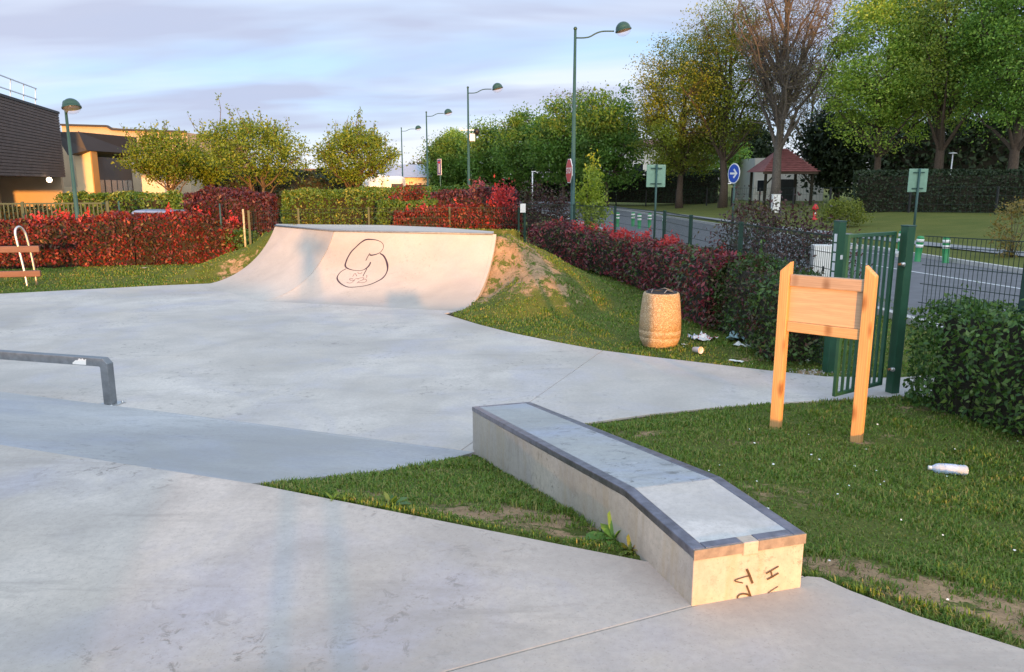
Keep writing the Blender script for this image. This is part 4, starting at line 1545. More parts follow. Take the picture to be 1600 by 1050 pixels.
# hedge right of the gate
hedge('privet_hedge', 'tall dense green privet hedge right of the gate', [(4.62, 8.02, 0.0, 1.10), (4.72, 7.2, 0.05, 1.12), (4.92, 6.2, 0.12, 1.08), (5.25, 4.8, 0.25, 1.15), (5.9, 2.8, 0.45, 1.15)], 1.2, 1.0, 21000, 0.062, M['privet'], 105, 90, 0.16, 0.12, ymat='privet', sx=0.6)
# left red hedge
hedge('photinia_hedge', 'bright red photinia hedge along the left lawn', [(-17.5, 19.1, 0.1, 1.22), (-14.5, 19.9, 0.1, 1.22), (-12, 20.6, 0.1, 1.28), (-10.2, 21.0, 0.1, 1.42), (-8.6, 21.5, 0.1, 1.38), (-7.6, 21.5, 0.1, 1.1)], 1.28, 1.1, 26000, 0.095, M['photinia'], 106, 130, 0.14, 0.1)
hedge('plum_hedge', 'tall dark plum hedge rising behind the left end of red hedge', [(-9.25, 22.5, 0, 2.02), (-8.1, 22.5, 0, 2.1), (-6.9, 22.6, 0, 2.0)], 2.05, 1.3, 11000, 0.10, M['plum'], 107, 0, 0.2, 0.12)
hedge('green_bush', 'green leafy shrub at the foot of the plum hedge', [(-7.75, 21.35, 0.05, 1.05), (-7.1, 21.25, 0.05, 0.95)], 1.0, 0.7, 2200, 0.10, M['privet'], 108, 0, 0.2, 0.1, cat='shrub')
# hedges behind the ramp
hedge('clipped_hedge', 'clipped golden green hedge behind the ramp centre', [(-7.6, 26.2, 0, 2.05), (-6.0, 26.2, 0, 2.08), (-4.4, 26.0, 0, 2.1), (-3.1, 25.9, 0, 2.05)], 2.05, 1.2, 15000, 0.10, M['hedge_gold'], 109, 0, 0.1, 0.08)
hedge('green_hedge', 'plain green clipped hedge section behind the mesh fence', [(-4.2, 24.7, 0, 1.7), (-2.4, 24.6, 0, 1.75)], 1.7, 0.9, 7000, 0.10, M['hedge_green'], 110, 0, 0.12, 0.08)
hedge('photinia_hedge', 'orange red photinia hedge behind the ramp deck', [(-3.6, 23.9, 0, 1.45), (-2.0, 24.0, 0, 1.55), (0.3, 24.0, 0, 1.6)], 1.5, 0.9, 12000, 0.095, M['photinia'], 111, 60, 0.2, 0.1)
bush('photinia_bush', 'crimson topped photinia bush above the green hedge', (-3.35, 25.2, 0.9), (0.75, 0.6, 0.62), 2300, 0.10, M['photinia'], 112, 'bush')
hedge('plum_hedge', 'dark plum hedge behind the orange red hedge', [(-2.6, 25.3, 0, 2.0), (-1.0, 25.3, 0, 2.15), (0.2, 25.2, 0, 2.0)], 2.05, 1.1, 9000, 0.10, M['plum'], 113, 0, 0.2, 0.12)
bush('photinia_bush', 'tall bright red photinia bush at the fence corner', (-0.25, 23.9, 0), (0.45, 0.4, 1.2), 2000, 0.11, M['young_red'], 114, 'bush', hollow=0.25)
bush('pink_bush', 'pinkish young photinia sprays above the plum hedge', (-1.0, 25.6, 1.1), (0.42, 0.4, 0.66), 900, 0.10, m_leaf('pink_leaf', [(0.30, 0.07, 0.10), (0.22, 0.05, 0.08), (0.38, 0.12, 0.14)], 0.5, 0.3), 115, 'bush')
bush('plum_bush', 'wide rounded plum bush beyond the notice plate', (1.05, 26.6, 0), (1.15, 0.8, 1.05), 5000, 0.10, M['plum_green'], 116, 'bush', hollow=0.3)
hedge('clipped_hedge', 'long low green hedge far behind the plum hedge', [(-7.5, 36, 0, 2.1), (-1.0, 36, 0, 2.15)], 2.1, 1.2, 6000, 0.16, M['hedge_green'], 117, 0, 0.1, 0.08)
# hedges in front of the buildings, left
hedge('clipped_hedge', 'variegated yellow green hedge in front of the hall', [(-16.4, 28.6, 0, 1.95), (-14.0, 28.2, 0, 1.95), (-12.0, 28.0, 0, 1.95)], 1.95, 1.3, 9000, 0.12, M['hedge_gold'], 118, 0, 0.12, 0.1)
hedge('green_hedge', 'fresh green clipped hedge left of the plum hedge', [(-11.9, 27.9, 0, 1.9), (-10.5, 27.6, 0, 1.95), (-9.0, 27.4, 0, 1.85)], 1.9, 1.2, 7000, 0.12, M['hedge_green'], 119, 0, 0.12, 0.1)
hedge('dark_hedge', 'low dark green hedge behind the left picket fence', [(-24, 30.5, 0, 1.35), (-16.5, 30.0, 0, 1.4)], 1.35, 1.0, 5000, 0.13, M['dark_hedge'], 120, 0, 0.12, 0.1)
# shrubs by the road and on the far verge
bush('lime_shrub', 'bright lime green shrub right of the tall lamp post', (2.78, 27.2, 0), (0.62, 0.55, 1.42), 2400, 0.13, M['lime'], 121, 'shrub', hollow=0.15)
p = PY(1318, 340, 38.0)
bush('olive_shrub', 'rounded yellow green shrub beside the red hydrant', (p[0], 38.0, float(vz(p[0], 38.0)) - 0.1), (1.05, 0.9, 0.72), 3200, 0.13, M['shrub_olive'], 122)
p = PY(1582, 400, 23.0)
bush('orange_shrub', 'thin orange leaved shrub at the right edge of the verge', (p[0], 23.0, float(vz(p[0], 23.0)) - 0.05), (0.72, 0.7, 0.95), 1300, 0.10, M['shrub_orange'], 123, hollow=0.4, stems=5, stem_mat='bark_tan')
for (pxx, Y, rr, hh, nn, sd_, lab) in ((1165, 40, 0.5, 0.8, 500, 124, 'small russet shrub left of the white pillar'), (1185, 47, 0.6, 0.7, 500, 125, 'low orange tinted shrub on the far verge')):
    p = PY(pxx, 330, Y)
    bush('russet_shrub' if sd_ < 126 else 'verge_plant', lab, (p[0], Y, float(vz(p[0], Y)) - 0.05), (rr, rr, hh * .7), nn, 0.12, M['shrub_orange'] if sd_ == 125 else (M['plum_green'] if sd_ == 124 else M['hedge_green']), sd_, 'shrub' if sd_ < 126 else 'plant', hollow=0.3)
# weed at the foot of the ledge
def rosette(name, label, px, py, n, L, seed, mat):
    p = hit(px, py)
    rg = np.random.default_rng(seed)
    m = MB()
    for k in range(n):
        a = 2 * math.pi * k / n + rg.uniform(-.3, .3)
        l = L * rg.uniform(.6, 1.15)
        el = rg.uniform(0.35, 1.25)
        d = np.array((math.cos(a) * math.cos(el), math.sin(a) * math.cos(el), math.sin(el)))
        s = np.array((-math.sin(a), math.cos(a), 0))
        pts = [d * l * f_ + np.array((0, 0, -0.55 * l * f_ * f_ * math.cos(el))) for f_ in (0, .35, .7, 1)]
        w = [0.006, 0.024 * l / .18, 0.028 * l / .18, 0.002]
        vs = []
        for q, ww in zip(pts, w):
            vs += [q - s * ww, q + s * ww]
        m.add(vs, [(2 * i, 2 * i + 1, 2 * i + 3, 2 * i + 2) for i in range(3)])
    o = m.build(name, mat)
    o.location = (p[0], p[1], float(terr(p[0], p[1])))
    tag(o, label, 'weed')
    return o


rosette('dock_weed', 'broad leaved dark weed growing against the ledge foot', 960, 845, 16, 0.19, 5, M['tree_dark'])
rosette('dock_weed', 'small yellow green weed right of the broad leaved weed', 985, 862, 14, 0.10, 6, M['shrub_olive'])
rosette('dandelion_weed', 'yellow green dandelion at the edge of the grass wedge', 520, 783, 10, 0.07, 7, M['lime'])
rosette('dandelion_weed', 'flat grey green weed right of the dandelion', 612, 792, 14, 0.12, 8, M['privet'])

# ------------------------------------------------------------------ grass blades (nobody could count them)
rg = np.random.default_rng(77)
NB = 1050000
rr_ = 2.4 * (27 / 2.4) ** (rg.random(NB) ** 0.92)
th_ = rg.uniform(-R(46), R(46), NB)
bx, by = rr_ * np.sin(th_), rr_ * np.cos(th_)
LP = np.stack(ledge_local(bx, by))
on_ledge = (LP[0] > -0.0) & (LP[0] < L_LEN) & (LP[1] > 0.0) & (LP[1] < L_WID)
inside = in_poly(bx, by, PLAZA) | in_poly(bx, by, PLATF) | in_poly(bx, by, BANK)
u1 = (bx - BR[0]) * -RA[0] + (by - BR[1]) * -RA[1]
v1 = (bx - BR[0]) * N1[0] + (by - BR[1]) * N1[1]
u2 = (bx - BL[0]) * RC[0] + (by - BL[1]) * RC[1]
on_ramp = (u1 < 0.03) & (u2 < 0.03) & (v1 > -0.1) & (v1 < RL + 1.6)
out_ = (bx > 7.5) | (bx < -16.9) | (by > 26.9)
ddirt = dirt_amount(bx, by)
for ox, oy in ((.025, 0), (-.025, 0), (0, .025), (0, -.025)):
    inside |= in_poly(bx + ox, by + oy, PLAZA) | in_poly(bx + ox, by + oy, PLATF) | in_poly(bx + ox, by + oy, BANK)
ss_ = 0.372 * bx + 0.928 * by
inside |= (bx < -1.45) & (ss_ < 6.2) & (by < 9)
keep = ~(on_ledge | inside | on_ramp | out_) & (rg.random(NB) > np.clip((ddirt - 0.20) * 2.4, 0, 0.97) * np.clip(1.15 - np.where(by > 8, 11.0, 4.5) * np.clip(fbm(bx * 5.5, by * 5.5, 0, 61, 2) - np.where(by > 8, 0.47, 0.56), 0, 1), 0.0, 1.0))
tuft = fbm(bx * 3.0, by * 3.0, 0, 33, 3)
keep &= rg.random(NB) < 0.25 + 1.3 * np.clip(tuft - 0.25, 0, 1)
bx, by, tuft, rr_ = bx[keep], by[keep], tuft[keep], rr_[keep]
N = len(bx)
bz = terr(bx, by) - 0.004
hgt = (0.014 + 0.045 * np.clip(tuft - 0.25, 0, .6)) * rg.uniform(0.5, 1.6, N) * (1 + 0.014 * rr_)
wid = (0.0012 + 0.0006 * rr_) * rg.uniform(0.7, 1.3, N)
az = rg.uniform(0, 2 * math.pi, N)
lean = rg.uniform(0.15, 1.0, N)
dx, dy = np.cos(az), np.sin(az)
sx_, sy_ = -dy, dx
B0 = np.stack([bx, by, bz], 1)
mid = B0 + np.stack([dx * hgt * lean * .3, dy * hgt * lean * .3, hgt * .62], 1)
tip = B0 + np.stack([dx * hgt * lean, dy * hgt * lean, hgt * (1.05 - 0.4 * lean)], 1)
S = np.stack([sx_ * wid, sy_ * wid, 0 * wid], 1)
V = np.stack([B0 - S, B0 + S, mid + S * .7, mid - S * .7, tip], 1).reshape(-1, 3)
i5 = np.arange(N) * 5
F3 = np.concatenate([np.stack([i5, i5 + 1, i5 + 2], 1), np.stack([i5, i5 + 2, i5 + 3], 1), np.stack([i5 + 3, i5 + 2, i5 + 4], 1)])
gr = npmesh('grass', V, F3, M['grass'])
tag(gr, 'short green grass with taller tufts', None, None, 'stuff')
# dry thatch and short dead blades lying on the worn soil
NT_ = 200000
rr_ = 2.4 * (20 / 2.4) ** (rg.random(NT_) ** 0.92)
th_ = rg.uniform(-R(40), R(44), NT_)
tx, ty = rr_ * np.sin(th_), rr_ * np.cos(th_)
td = dirt_amount(tx, ty)
u1 = (tx - BR[0]) * -RA[0] + (ty - BR[1]) * -RA[1]
LPt = np.stack(ledge_local(tx, ty))
ok = (td > 0.22) & ~(in_poly(tx, ty, PLAZA) | in_poly(tx, ty, PLATF) | in_poly(tx, ty, BANK)) & ((ty < 9.5) | (u1 > 0.1)) & ~((LPt[0] > 0) & (LPt[0] < L_LEN) & (LPt[1] > 0) & (LPt[1] < L_WID))
ok &= rg.random(NT_) < 0.15 + 1.4 * np.clip(fbm(tx * 4.0, ty * 4.0, 0, 71, 3) - 0.42, 0, 1)
ok &= ~((tx < -1.45) & (0.372 * tx + 0.928 * ty < 6.2) & (ty < 9))
tx, ty, rr_ = tx[ok], ty[ok], rr_[ok]
C = np.stack([tx, ty, terr(tx, ty) + 0.006], 1)
nn_ = np.tile(np.array((0, 0, 1.0)), (len(C), 1))
V, Fq = leaf_arrays(C, 0.022 + 0.0022 * rr_, rg, nn_, 0.62, 0.13)
tag(npmesh('dry_grass', V, Fq, M['thatch']), 'dry trampled grass bits on the worn soil', None, None, 'stuff')
# daisies and small leaves strewn in the lawn
nd = 75
rr_ = 3.2 * (14 / 3.2) ** rg.random(nd)
th_ = rg.uniform(R(-2), R(40), nd)
fx, fy = rr_ * np.sin(th_), rr_ * np.cos(th_)
ok = ~(in_poly(fx, fy, PLAZA) | in_poly(fx, fy, PLATF) | in_poly(fx, fy, BANK)) & (fx > 0.9) & (fy < 13) & (fx < 4.4)
C = np.stack([fx, fy, terr(fx, fy) + 0.03], 1)[ok]
V, Fq = leaf_arrays(C, 0.017, rg, np.tile(np.array((0, -.3, 1.0)), (len(C), 1)), 0.8, 0.9)
tag(npmesh('daisies', V, Fq, M['paper']), 'tiny white daisies dotted through the lawn', None, None, 'stuff')
# grit on the dirt by the gate
gp = hit(1275, 583)
C = np.stack([gp[0] + rg.normal(0, .22, 120), gp[1] + rg.normal(0, .10, 120), np.zeros(120)], 1)
okg = ~in_poly(C[:, 0], C[:, 1], PLAZA)
C = C[okg]
C[:, 2] = terr(C[:, 0], C[:, 1]) + 0.012
V, Fq = leaf_arrays(C, 0.03, rg, None, 0, 0.8)
tag(npmesh('gravel', V, Fq, M['kerb']), 'pale grit scattered at the gate foot', None, None, 'stuff')


# ------------------------------------------------------------------ trees
def tree_parts(seed, H, crown_lo, crown_r, n_limbs, n_clumps, leaves, lsize, clump_r, trunk_r, shape='oval', lean=0.0, multi=1, twig=1.0, upright=0.5, bare=0.0, fork=None, squash=1.0, spikes=0):
    """returns (trunk MB, crown vertices, faces). Limbs curve out of the trunk to clumps spread through the crown's volume."""
    rg = np.random.default_rng(seed)
    cz = (H + crown_lo) / 2
    hz = (H - crown_lo) / 2
    pts = []
    while len(pts) < n_clumps:
        d = rg.normal(size=3)
        d /= np.linalg.norm(d)
        rad = rg.uniform(0.25, 1.0) ** 0.5
        k = 0.78 + 0.5 * (float(fbm(d[0] * 1.7 + seed, d[1] * 1.7, d[2] * 1.7, seed, 2)) - 0.5) * 2 * 0.6
        z = d[2] * rad * k
        f_ = (z + 1) / 2
        if shape == 'oval':
            prof = 1.0
        elif shape == 'vase':
            prof = 0.45 + 0.75 * f_
        elif shape == 'cone':
            prof = 1.15 - 0.6 * f_
        elif shape == 'flat':
            prof = 1.0
        else:
            prof = 1.0
        p = np.array((d[0] * rad * k * crown_r * prof, d[1] * rad * k * crown_r * prof * squash, cz + z * hz))
        pts.append(p)
    pts = np.array(pts)
    m = MB()
    nodes = []
    fork = fork if fork is not None else crown_lo * 0.9
    for s in range(multi):
        a0 = 2 * math.pi * s / max(1, multi) + 0.5
        sp = 0.0 if multi == 1 else 0.16 * H * 0.5
        base = np.array((0.12 * math.cos(a0), 0.12 * math.sin(a0), 0)) * (multi > 1)
        top = np.array((math.cos(a0) * sp * 1.2 + lean, math.sin(a0) * sp * 0.8, H * (0.80 if multi == 1 else 0.6)))
        tp = []
        for k in range(9):
            f_ = k / 8
            wob = rg.normal(0, 0.012 * H, 3) * (0 < k) * np.array((1, 1, 0)) * f_
            tp.append(base + (top - base) * f_ + wob)
        rad = [trunk_r / math.sqrt(multi) * (1.25 if k == 0 else 1) * (1 - 0.82 * (k / 8)) for k in range(9)]
        m.tube(tp, rad, 8)
        for k in range(2, 9):
            nodes.append((tp[k], rad[k]))
    # limbs to farthest-point targets
    tg = [int(np.argmax(np.linalg.norm(pts[:, :2], axis=1)))]
    dist = np.linalg.norm(pts - pts[tg[0]], axis=1)
    while len(tg) < n_limbs:
        i = int(np.argmax(dist))
        tg.append(i)
        dist = np.minimum(dist, np.linalg.norm(pts - pts[i], axis=1))
    base_nodes = [nd for nd in nodes]
    for i in tg:
        e = pts[i]
        hd = np.hypot(e[0], e[1])
        want = max(fork, e[2] - hd * (0.5 + upright))
        best = min(base_nodes, key=lambda q: abs(q[0][2] - want) + 0.25 * np.hypot(q[0][0] - e[0], q[0][1] - e[1]))
        a, ra = best
        c1 = a + (e - a) * 0.45 + np.array((0, 0, (e[2] - a[2]) * 0.12 - hd * 0.05))
        rl = min(ra * 0.75, trunk_r * 0.45)
        lpts = []
        for k in range(7):
            t_ = k / 6
            q = (1 - t_) ** 2 * a + 2 * t_ * (1 - t_) * c1 + t_ * t_ * e
            q = q + rg.normal(0, 0.02 * hd + 0.01, 3) * (0 < k < 6)
            lpts.append(q)
        rads = [rl * (1 - 0.85 * k / 6) for k in range(7)]
        m.tube(lpts, rads, 6, False)
        for k in range(1, 7):
            nodes.append((lpts[k], rads[k]))
    NP = np.array([q[0] for q in nodes])
    for p in pts:
        dv = NP - p
        sc = np.linalg.norm(dv, axis=1) + 0.5 * np.maximum(dv[:, 2], 0)
        j = int(np.argmin(sc))
        a, ra = nodes[j]
        mid_ = (a + p) / 2 + rg.normal(0, 0.06, 3) * np.linalg.norm(p - a)
        w = min(ra * 0.6, 0.03 * twig * max(0.5, H / 10))
        m.tube([a, mid_, p], [w, w * .7, w * .25], 4, False)
        if twig > 1:
            for _ in range(int(twig)):
                e2 = p + rg.normal(0, clump_r * 0.9, 3) + np.array((0, 0, clump_r * 0.9 * upright))
                m.tube([mid_ if rg.random() < .5 else p, e2], [w * .4, w * .15], 3, False)
    extra = []
    for _ in range(spikes):
        p = pts[int(rg.integers(len(pts)))]
        if p[2] < crown_lo + (H - crown_lo) * 0.55:
            continue
        d_ = np.array((p[0] * 0.35 / crown_r + rg.normal(0, .2), p[1] * 0.35 / crown_r + rg.normal(0, .2), 1.0))
        L_ = rg.uniform(0.08, 0.22) * H
        e_ = p + d_ * L_
        m.tube([p, (p + e_) / 2 + rg.normal(0, .04, 3), e_], [0.02, 0.014, 0.005], 3, False)
        for k in range(26):
            extra.append(p + (e_ - p) * rg.uniform(0.05, 1.0) + rg.normal(0, 0.07, 3))
    per = max(1, leaves // n_clumps)
    keepc = rg.random(n_clumps) > bare
    P = pts[keepc]
    cs = clump_r * rg.uniform(0.6, 1.35, len(P))
    C = np.repeat(P, per, 0) + rg.normal(0, 1, (len(P) * per, 3)) * np.repeat(cs, per)[:, None] * np.array((1, 1, 0.62))
    if extra:
        C = np.concatenate([C, np.array(extra)])
    V, Fq = leaf_arrays(C, lsize, rg, np.tile(np.array((0, 0, 1.0)), (len(C), 1)), 0.25, 0.55)
    return m, V, Fq


def tree(name, label, loc, rz, mat, bark, group=None, **kw):
    t = thing(name, label, 'tree', loc, rz, group)
    m, V, Fq = tree_parts(**kw)
    m.build('trunk', M[bark], t)
    npmesh('crown', V, Fq, M[mat], t)
    return t


# three ornamental trees, left
G1 = 'small golden trees behind the hedges'
for pxx, Y, H, rad, sd_, lab, mult in ((268, 39.0, 5.0, 2.5, 201, 'left small golden green tree in front of the beige hall', 2), (402, 36.0, 5.5, 2.7, 202, 'broad golden green tree with twin trunks above the plum hedge', 2), (556, 38.0, 5.3, 2.3, 203, 'golden green tree with a tall top sprig beside the lit caravan', 1)):
    p = PY(pxx, 300, Y)
    tree('ornamental_tree', lab, (p[0], Y, 0), 0.4 * sd_, 'tree_gold', 'bark_tan', G1, seed=sd_, H=H, crown_lo=1.95, crown_r=rad * 1.04, n_limbs=16, n_clumps=340, leaves=11500, lsize=0.13, clump_r=0.23,
         trunk_r=0.17, shape='oval', multi=mult, twig=2.0, upright=0.3, fork=0.9, spikes=70)
p = PY(330, 300, 41.0)
tree('ornamental_tree', 'partly hidden golden green tree between the hall and the twin trunk tree', (p[0], 41, 0), 1.0, 'tree_gold', 'bark_tan', G1, seed=204, H=4.0, crown_lo=2.0, crown_r=1.3, n_limbs=8, n_clumps=80, leaves=3500, lsize=0.16, clump_r=0.3, trunk_r=0.13, shape='vase', twig=1.2, fork=1.1)
# dark understorey beneath them
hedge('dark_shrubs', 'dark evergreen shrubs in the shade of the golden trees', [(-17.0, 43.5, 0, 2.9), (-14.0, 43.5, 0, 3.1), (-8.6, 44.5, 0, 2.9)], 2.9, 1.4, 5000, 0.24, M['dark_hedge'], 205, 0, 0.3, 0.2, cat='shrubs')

# row of fresh green trees along the road, far to near
G2 = 'fresh green trees in a row beyond the road'
row = [(700, 92.0, 8.2, 2.9, 'tree_row', 'leftmost bushy fresh green tree of the row'), (762, 88.0, 9.3, 3.2, 'tree_row', 'second fresh green tree behind the camera lamp post'), (822, 82.0, 10.6, 3.6, 'tree_row', 'third tree of the row left of the stop sign'),
       (880, 76.0, 11.6, 3.9, 'tree_row', 'dense green tree right behind the stop sign lamp post'), (948, 72.0, 11.4, 3.6, 'tree_row', 'green tree at the right end of the row')]
protos = {}
for i, (pxx, Y, H, rad, mt, lab) in enumerate(row):
    p = PY(pxx, 300, Y)
    z = float(vz(p[0], Y)) - 0.1 if p[0] > kx(Y) else 0
    tree('row_tree', lab, (p[0], Y, z), i * 1.7, mt, 'bark', G2, seed=300 + i, H=H, crown_lo=0.5, crown_r=rad * 1.15, n_limbs=10, n_clumps=190, leaves=19000, lsize=0.27, clump_r=0.55, trunk_r=0.2, upright=0.6)
for (pxx, Y, H, rad, mt, lab, br) in ((712, 104.0, 9.6, 2.6, 'tree_dark', 'dark rounded tree top behind the row', 0.0), (905, 90.0, 14.0, 4.2, 'tree_brown', 'sparse half bare tree rising behind the row', 0.15), (815, 98.0, 11.2, 3.2, 'tree_brown', 'thin bare twigged tree top left of the sparse tree', 0.45)):
    p = PY(pxx, 300, Y)
    tree('far_tree', lab, (p[0], Y, 0), pxx, mt, 'bark_grey', None, seed=320 + pxx, H=H, crown_lo=3.0, crown_r=rad, n_limbs=10, n_clumps=170, leaves=15000 if br == 0 else 9000, lsize=0.26 if br == 0 else 0.2, clump_r=0.5 if br == 0 else 0.55, trunk_r=0.2, twig=1.0 if br == 0 else 3.0, upright=0.8, bare=br)
for (pxx, Y, H, rad, lab) in ((642, 150.0, 6.6, 2.2, 'pale distant tree left above the low roof'), (660, 150.0, 7.4, 2.0, 'pale distant tree right above the low roof')):
    p = PY(pxx, 290, Y)
    tree('far_tree', lab, (p[0], Y, 0), pxx, 'tree_brown', 'bark_grey', None, seed=350 + pxx, H=H, crown_lo=1.5, crown_r=rad, n_limbs=6, n_clumps=50, leaves=2200, lsize=0.35, clump_r=0.5, trunk_r=0.2)

# the big trees on the right
def big(px_, Y, lab, mat, bark, seed, **kw):
    p = PY(px_, 300, Y)
    return tree('tall_tree', lab, (p[0], Y, float(vz(p[0], Y)) - 0.1), seed * 0.3, mat, bark, None, seed=seed, **kw)


big(1062, 66.0, 'tall olive yellow tree left of the blue arrow sign', 'tree_yellow', 'bark', 401, H=14.6, crown_lo=1.0, crown_r=5.0, n_limbs=20, n_clumps=420, leaves=42000, lsize=0.175, clump_r=0.52, trunk_r=0.3, twig=2.0, upright=0.8)
big(1130, 62.0, 'tall tree in brownish spring bud behind the blue arrow sign', 'tree_yellow', 'bark', 402, H=18.0, crown_lo=2.6, crown_r=4.6, n_limbs=24, n_clumps=440, leaves=32000, lsize=0.16, clump_r=0.58, trunk_r=0.32, twig=2.0, upright=1.0)
big(1212, 56.0, 'half bare tree with fanned upright branches before the gazebo', 'tree_brown', 'bark_grey', 403, H=19.5, crown_lo=4.0, crown_r=5.2, n_limbs=40, n_clumps=560, leaves=9000, lsize=0.13, clump_r=0.8, trunk_r=0.36, twig=5.0, upright=1.3, bare=0.2, fork=3.2, shape='vase')
big(1368, 55.0, 'fresh green maple with layered low boughs', 'tree_fresh', 'bark', 404, H=17.5, crown_lo=3.0, crown_r=6.2, shape='cone', n_limbs=24, n_clumps=430, leaves=48000, lsize=0.18, clump_r=0.50, trunk_r=0.26, twig=1.0, upright=0.5)
big(1462, 52.0, 'open green maple with dark upright limbs showing', 'tree_mid', 'bark', 405, H=18.5, crown_lo=4.0, crown_r=4.6, n_limbs=26, n_clumps=330, leaves=30000, lsize=0.175, clump_r=0.52, trunk_r=0.34, twig=1.0, upright=1.0)
big(1578, 48.0, 'dense darker green tree at the right edge', 'tree_dark', 'bark', 406, H=17.5, crown_lo=3.4, crown_r=5.2, n_limbs=22, n_clumps=380, leaves=48000, lsize=0.18, clump_r=0.52, trunk_r=0.34, twig=1.0, upright=0.6)
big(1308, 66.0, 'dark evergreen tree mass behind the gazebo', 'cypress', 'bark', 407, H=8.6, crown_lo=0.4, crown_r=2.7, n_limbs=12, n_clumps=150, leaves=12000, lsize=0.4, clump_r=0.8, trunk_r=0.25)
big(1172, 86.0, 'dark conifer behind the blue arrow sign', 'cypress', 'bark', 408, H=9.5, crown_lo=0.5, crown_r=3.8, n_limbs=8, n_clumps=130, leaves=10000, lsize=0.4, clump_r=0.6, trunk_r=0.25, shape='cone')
big(1420, 70.0, 'mid green tree filling the gap between the two maples', 'tree_mid', 'bark', 411, H=17.0, crown_lo=2.0, crown_r=5.5, n_limbs=14, n_clumps=260, leaves=21000, lsize=0.24, clump_r=0.65, trunk_r=0.3)
big(1545, 66.0, 'shaded green tree behind the dense tree at the right edge', 'tree_dark', 'bark', 412, H=17.0, crown_lo=2.0, crown_r=5.5, n_limbs=14, n_clumps=260, leaves=21000, lsize=0.24, clump_r=0.65, trunk_r=0.3)
big(1262, 88.0, 'pale budding tree far behind the half bare tree', 'tree_brown', 'bark_grey', 413, H=17.0, crown_lo=4.0, crown_r=4.6, n_limbs=20, n_clumps=260, leaves=9000, lsize=0.2, clump_r=0.7, trunk_r=0.3, twig=3.0, upright=1.0)
big(1095, 80.0, 'dark green tree behind the olive yellow tree', 'tree_dark', 'bark', 414, H=8.0, crown_lo=0.5, crown_r=5.0, n_limbs=12, n_clumps=170, leaves=13000, lsize=0.25, clump_r=0.6, trunk_r=0.25)
# dark woodland edge behind the clipped hedge
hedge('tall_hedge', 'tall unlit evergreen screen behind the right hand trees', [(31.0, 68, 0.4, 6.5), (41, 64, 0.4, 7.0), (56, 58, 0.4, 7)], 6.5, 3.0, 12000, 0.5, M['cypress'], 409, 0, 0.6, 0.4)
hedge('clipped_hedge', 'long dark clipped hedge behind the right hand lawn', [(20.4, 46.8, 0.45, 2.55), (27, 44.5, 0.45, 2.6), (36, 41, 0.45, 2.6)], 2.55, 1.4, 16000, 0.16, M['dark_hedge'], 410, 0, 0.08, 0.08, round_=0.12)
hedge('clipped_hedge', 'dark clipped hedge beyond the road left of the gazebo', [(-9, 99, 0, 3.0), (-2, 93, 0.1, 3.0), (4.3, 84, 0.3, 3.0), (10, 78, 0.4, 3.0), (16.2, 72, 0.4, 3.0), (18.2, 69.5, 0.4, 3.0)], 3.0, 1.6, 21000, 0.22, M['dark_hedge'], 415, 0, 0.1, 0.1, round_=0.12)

# ------------------------------------------------------------------ street lamps


def lamp(label, loc, h, rz, arm=1.25, group='green street lamps', dome_r=0.25, cctv=False, r=0.075):
    t = thing('street_lamp', label, 'street lamp', loc, rz, group)
    m = MB()
    m.tube([(0, 0, 0), (0, 0, 0.8), (0, 0, 0.82), (0, 0, h)], [r * 1.35, r * 1.25, r, r * 0.55], 12)
    m.build('pole', M['lamp_green'], t)
    MB().lathe([(0, -.06), (.04, -.05), (.062, 0), (.04, .045), (0, .06)], 12, (0, 0, h + 0.05)).build('finial', M['lamp_dome'], t)
    za = h - 0.22
    a = arm
    pts = [(0.02, 0, za), (a * .22, 0, za), (a * .36, 0, za + .03), (a * .52, 0, za + .13), (a * .68, 0, za + .18), (a * .95, 0, za + .18)]
    if arm < 0.5:
        pts = [(0.02, 0, za), (a * .5, 0, za + .05), (a, 0, za + .1)]
    MB().tube([tuple(q) for q in catmull(pts, 4)], 0.022, 8).build('arm', M['lamp_dome'], t)
    tilt = Matrix.Rotation(R(-14), 3, 'Y')
    c = (a + dome_r * .92, 0, pts[-1][2] + 0.03)
    prof = [(dome_r * 1.08, -0.02), (dome_r * 1.08, 0.012)] + [(dome_r * math.cos(R(q)), dome_r * math.sin(R(q)) * 1.0 + 0.012) for q in range(0, 91, 15)]
    MB().lathe(prof, 24, c, tilt).build('dome', M['lamp_dome'], t)
    prof = [(dome_r * 0.98 * math.cos(R(q)), -dome_r * 0.72 * math.sin(R(q)) - 0.015) for q in range(0, 91, 15)]
    MB().lathe(prof, 24, c, tilt).build('globe', M['lamp_glass'], t)
    if cctv:
        zc_ = h - 2.0
        b = MB().box((0.0, 0, zc_), (0.85, 0.05, 0.05)).build('bracket', M['galv'], t)
        MB().lathe([(0, .16), (.12, .14), (.15, .02), (.13, -.05), (.08, -.14), (0, -.17)], 14, (0.42, 0, zc_ - .1)).build('camera_dome', M['black'], t)
        MB().box((0.22, -0.1, zc_ - 0.38), (0.26, 0.2, 0.36)).build('junction_box', M['white'], t, 0.01)
        MB().box((-0.38, 0, zc_ + 0.05), (0.14, 0.09, 0.09)).build('sensor', M['white'], t, 0.01)
    return t


def m_globe():
    m, nt, out = mat_new('lamp_globe')
    g = NT(nt)
    b = g.node('ShaderNodeMixShader')
    b.inputs[0].default_value = 0.10
    tr = g.node('ShaderNodeBsdfTransparent')
    tr.inputs[0].default_value = (0.93, 0.94, 0.96, 1)
    nt.links.new(tr.outputs[0], b.inputs[1])
    nt.links.new(g.bsdf((0.75, 0.76, 0.78), 0.15), b.inputs[2])
    nt.links.new(b.outputs[0], out.inputs[0])
    return m


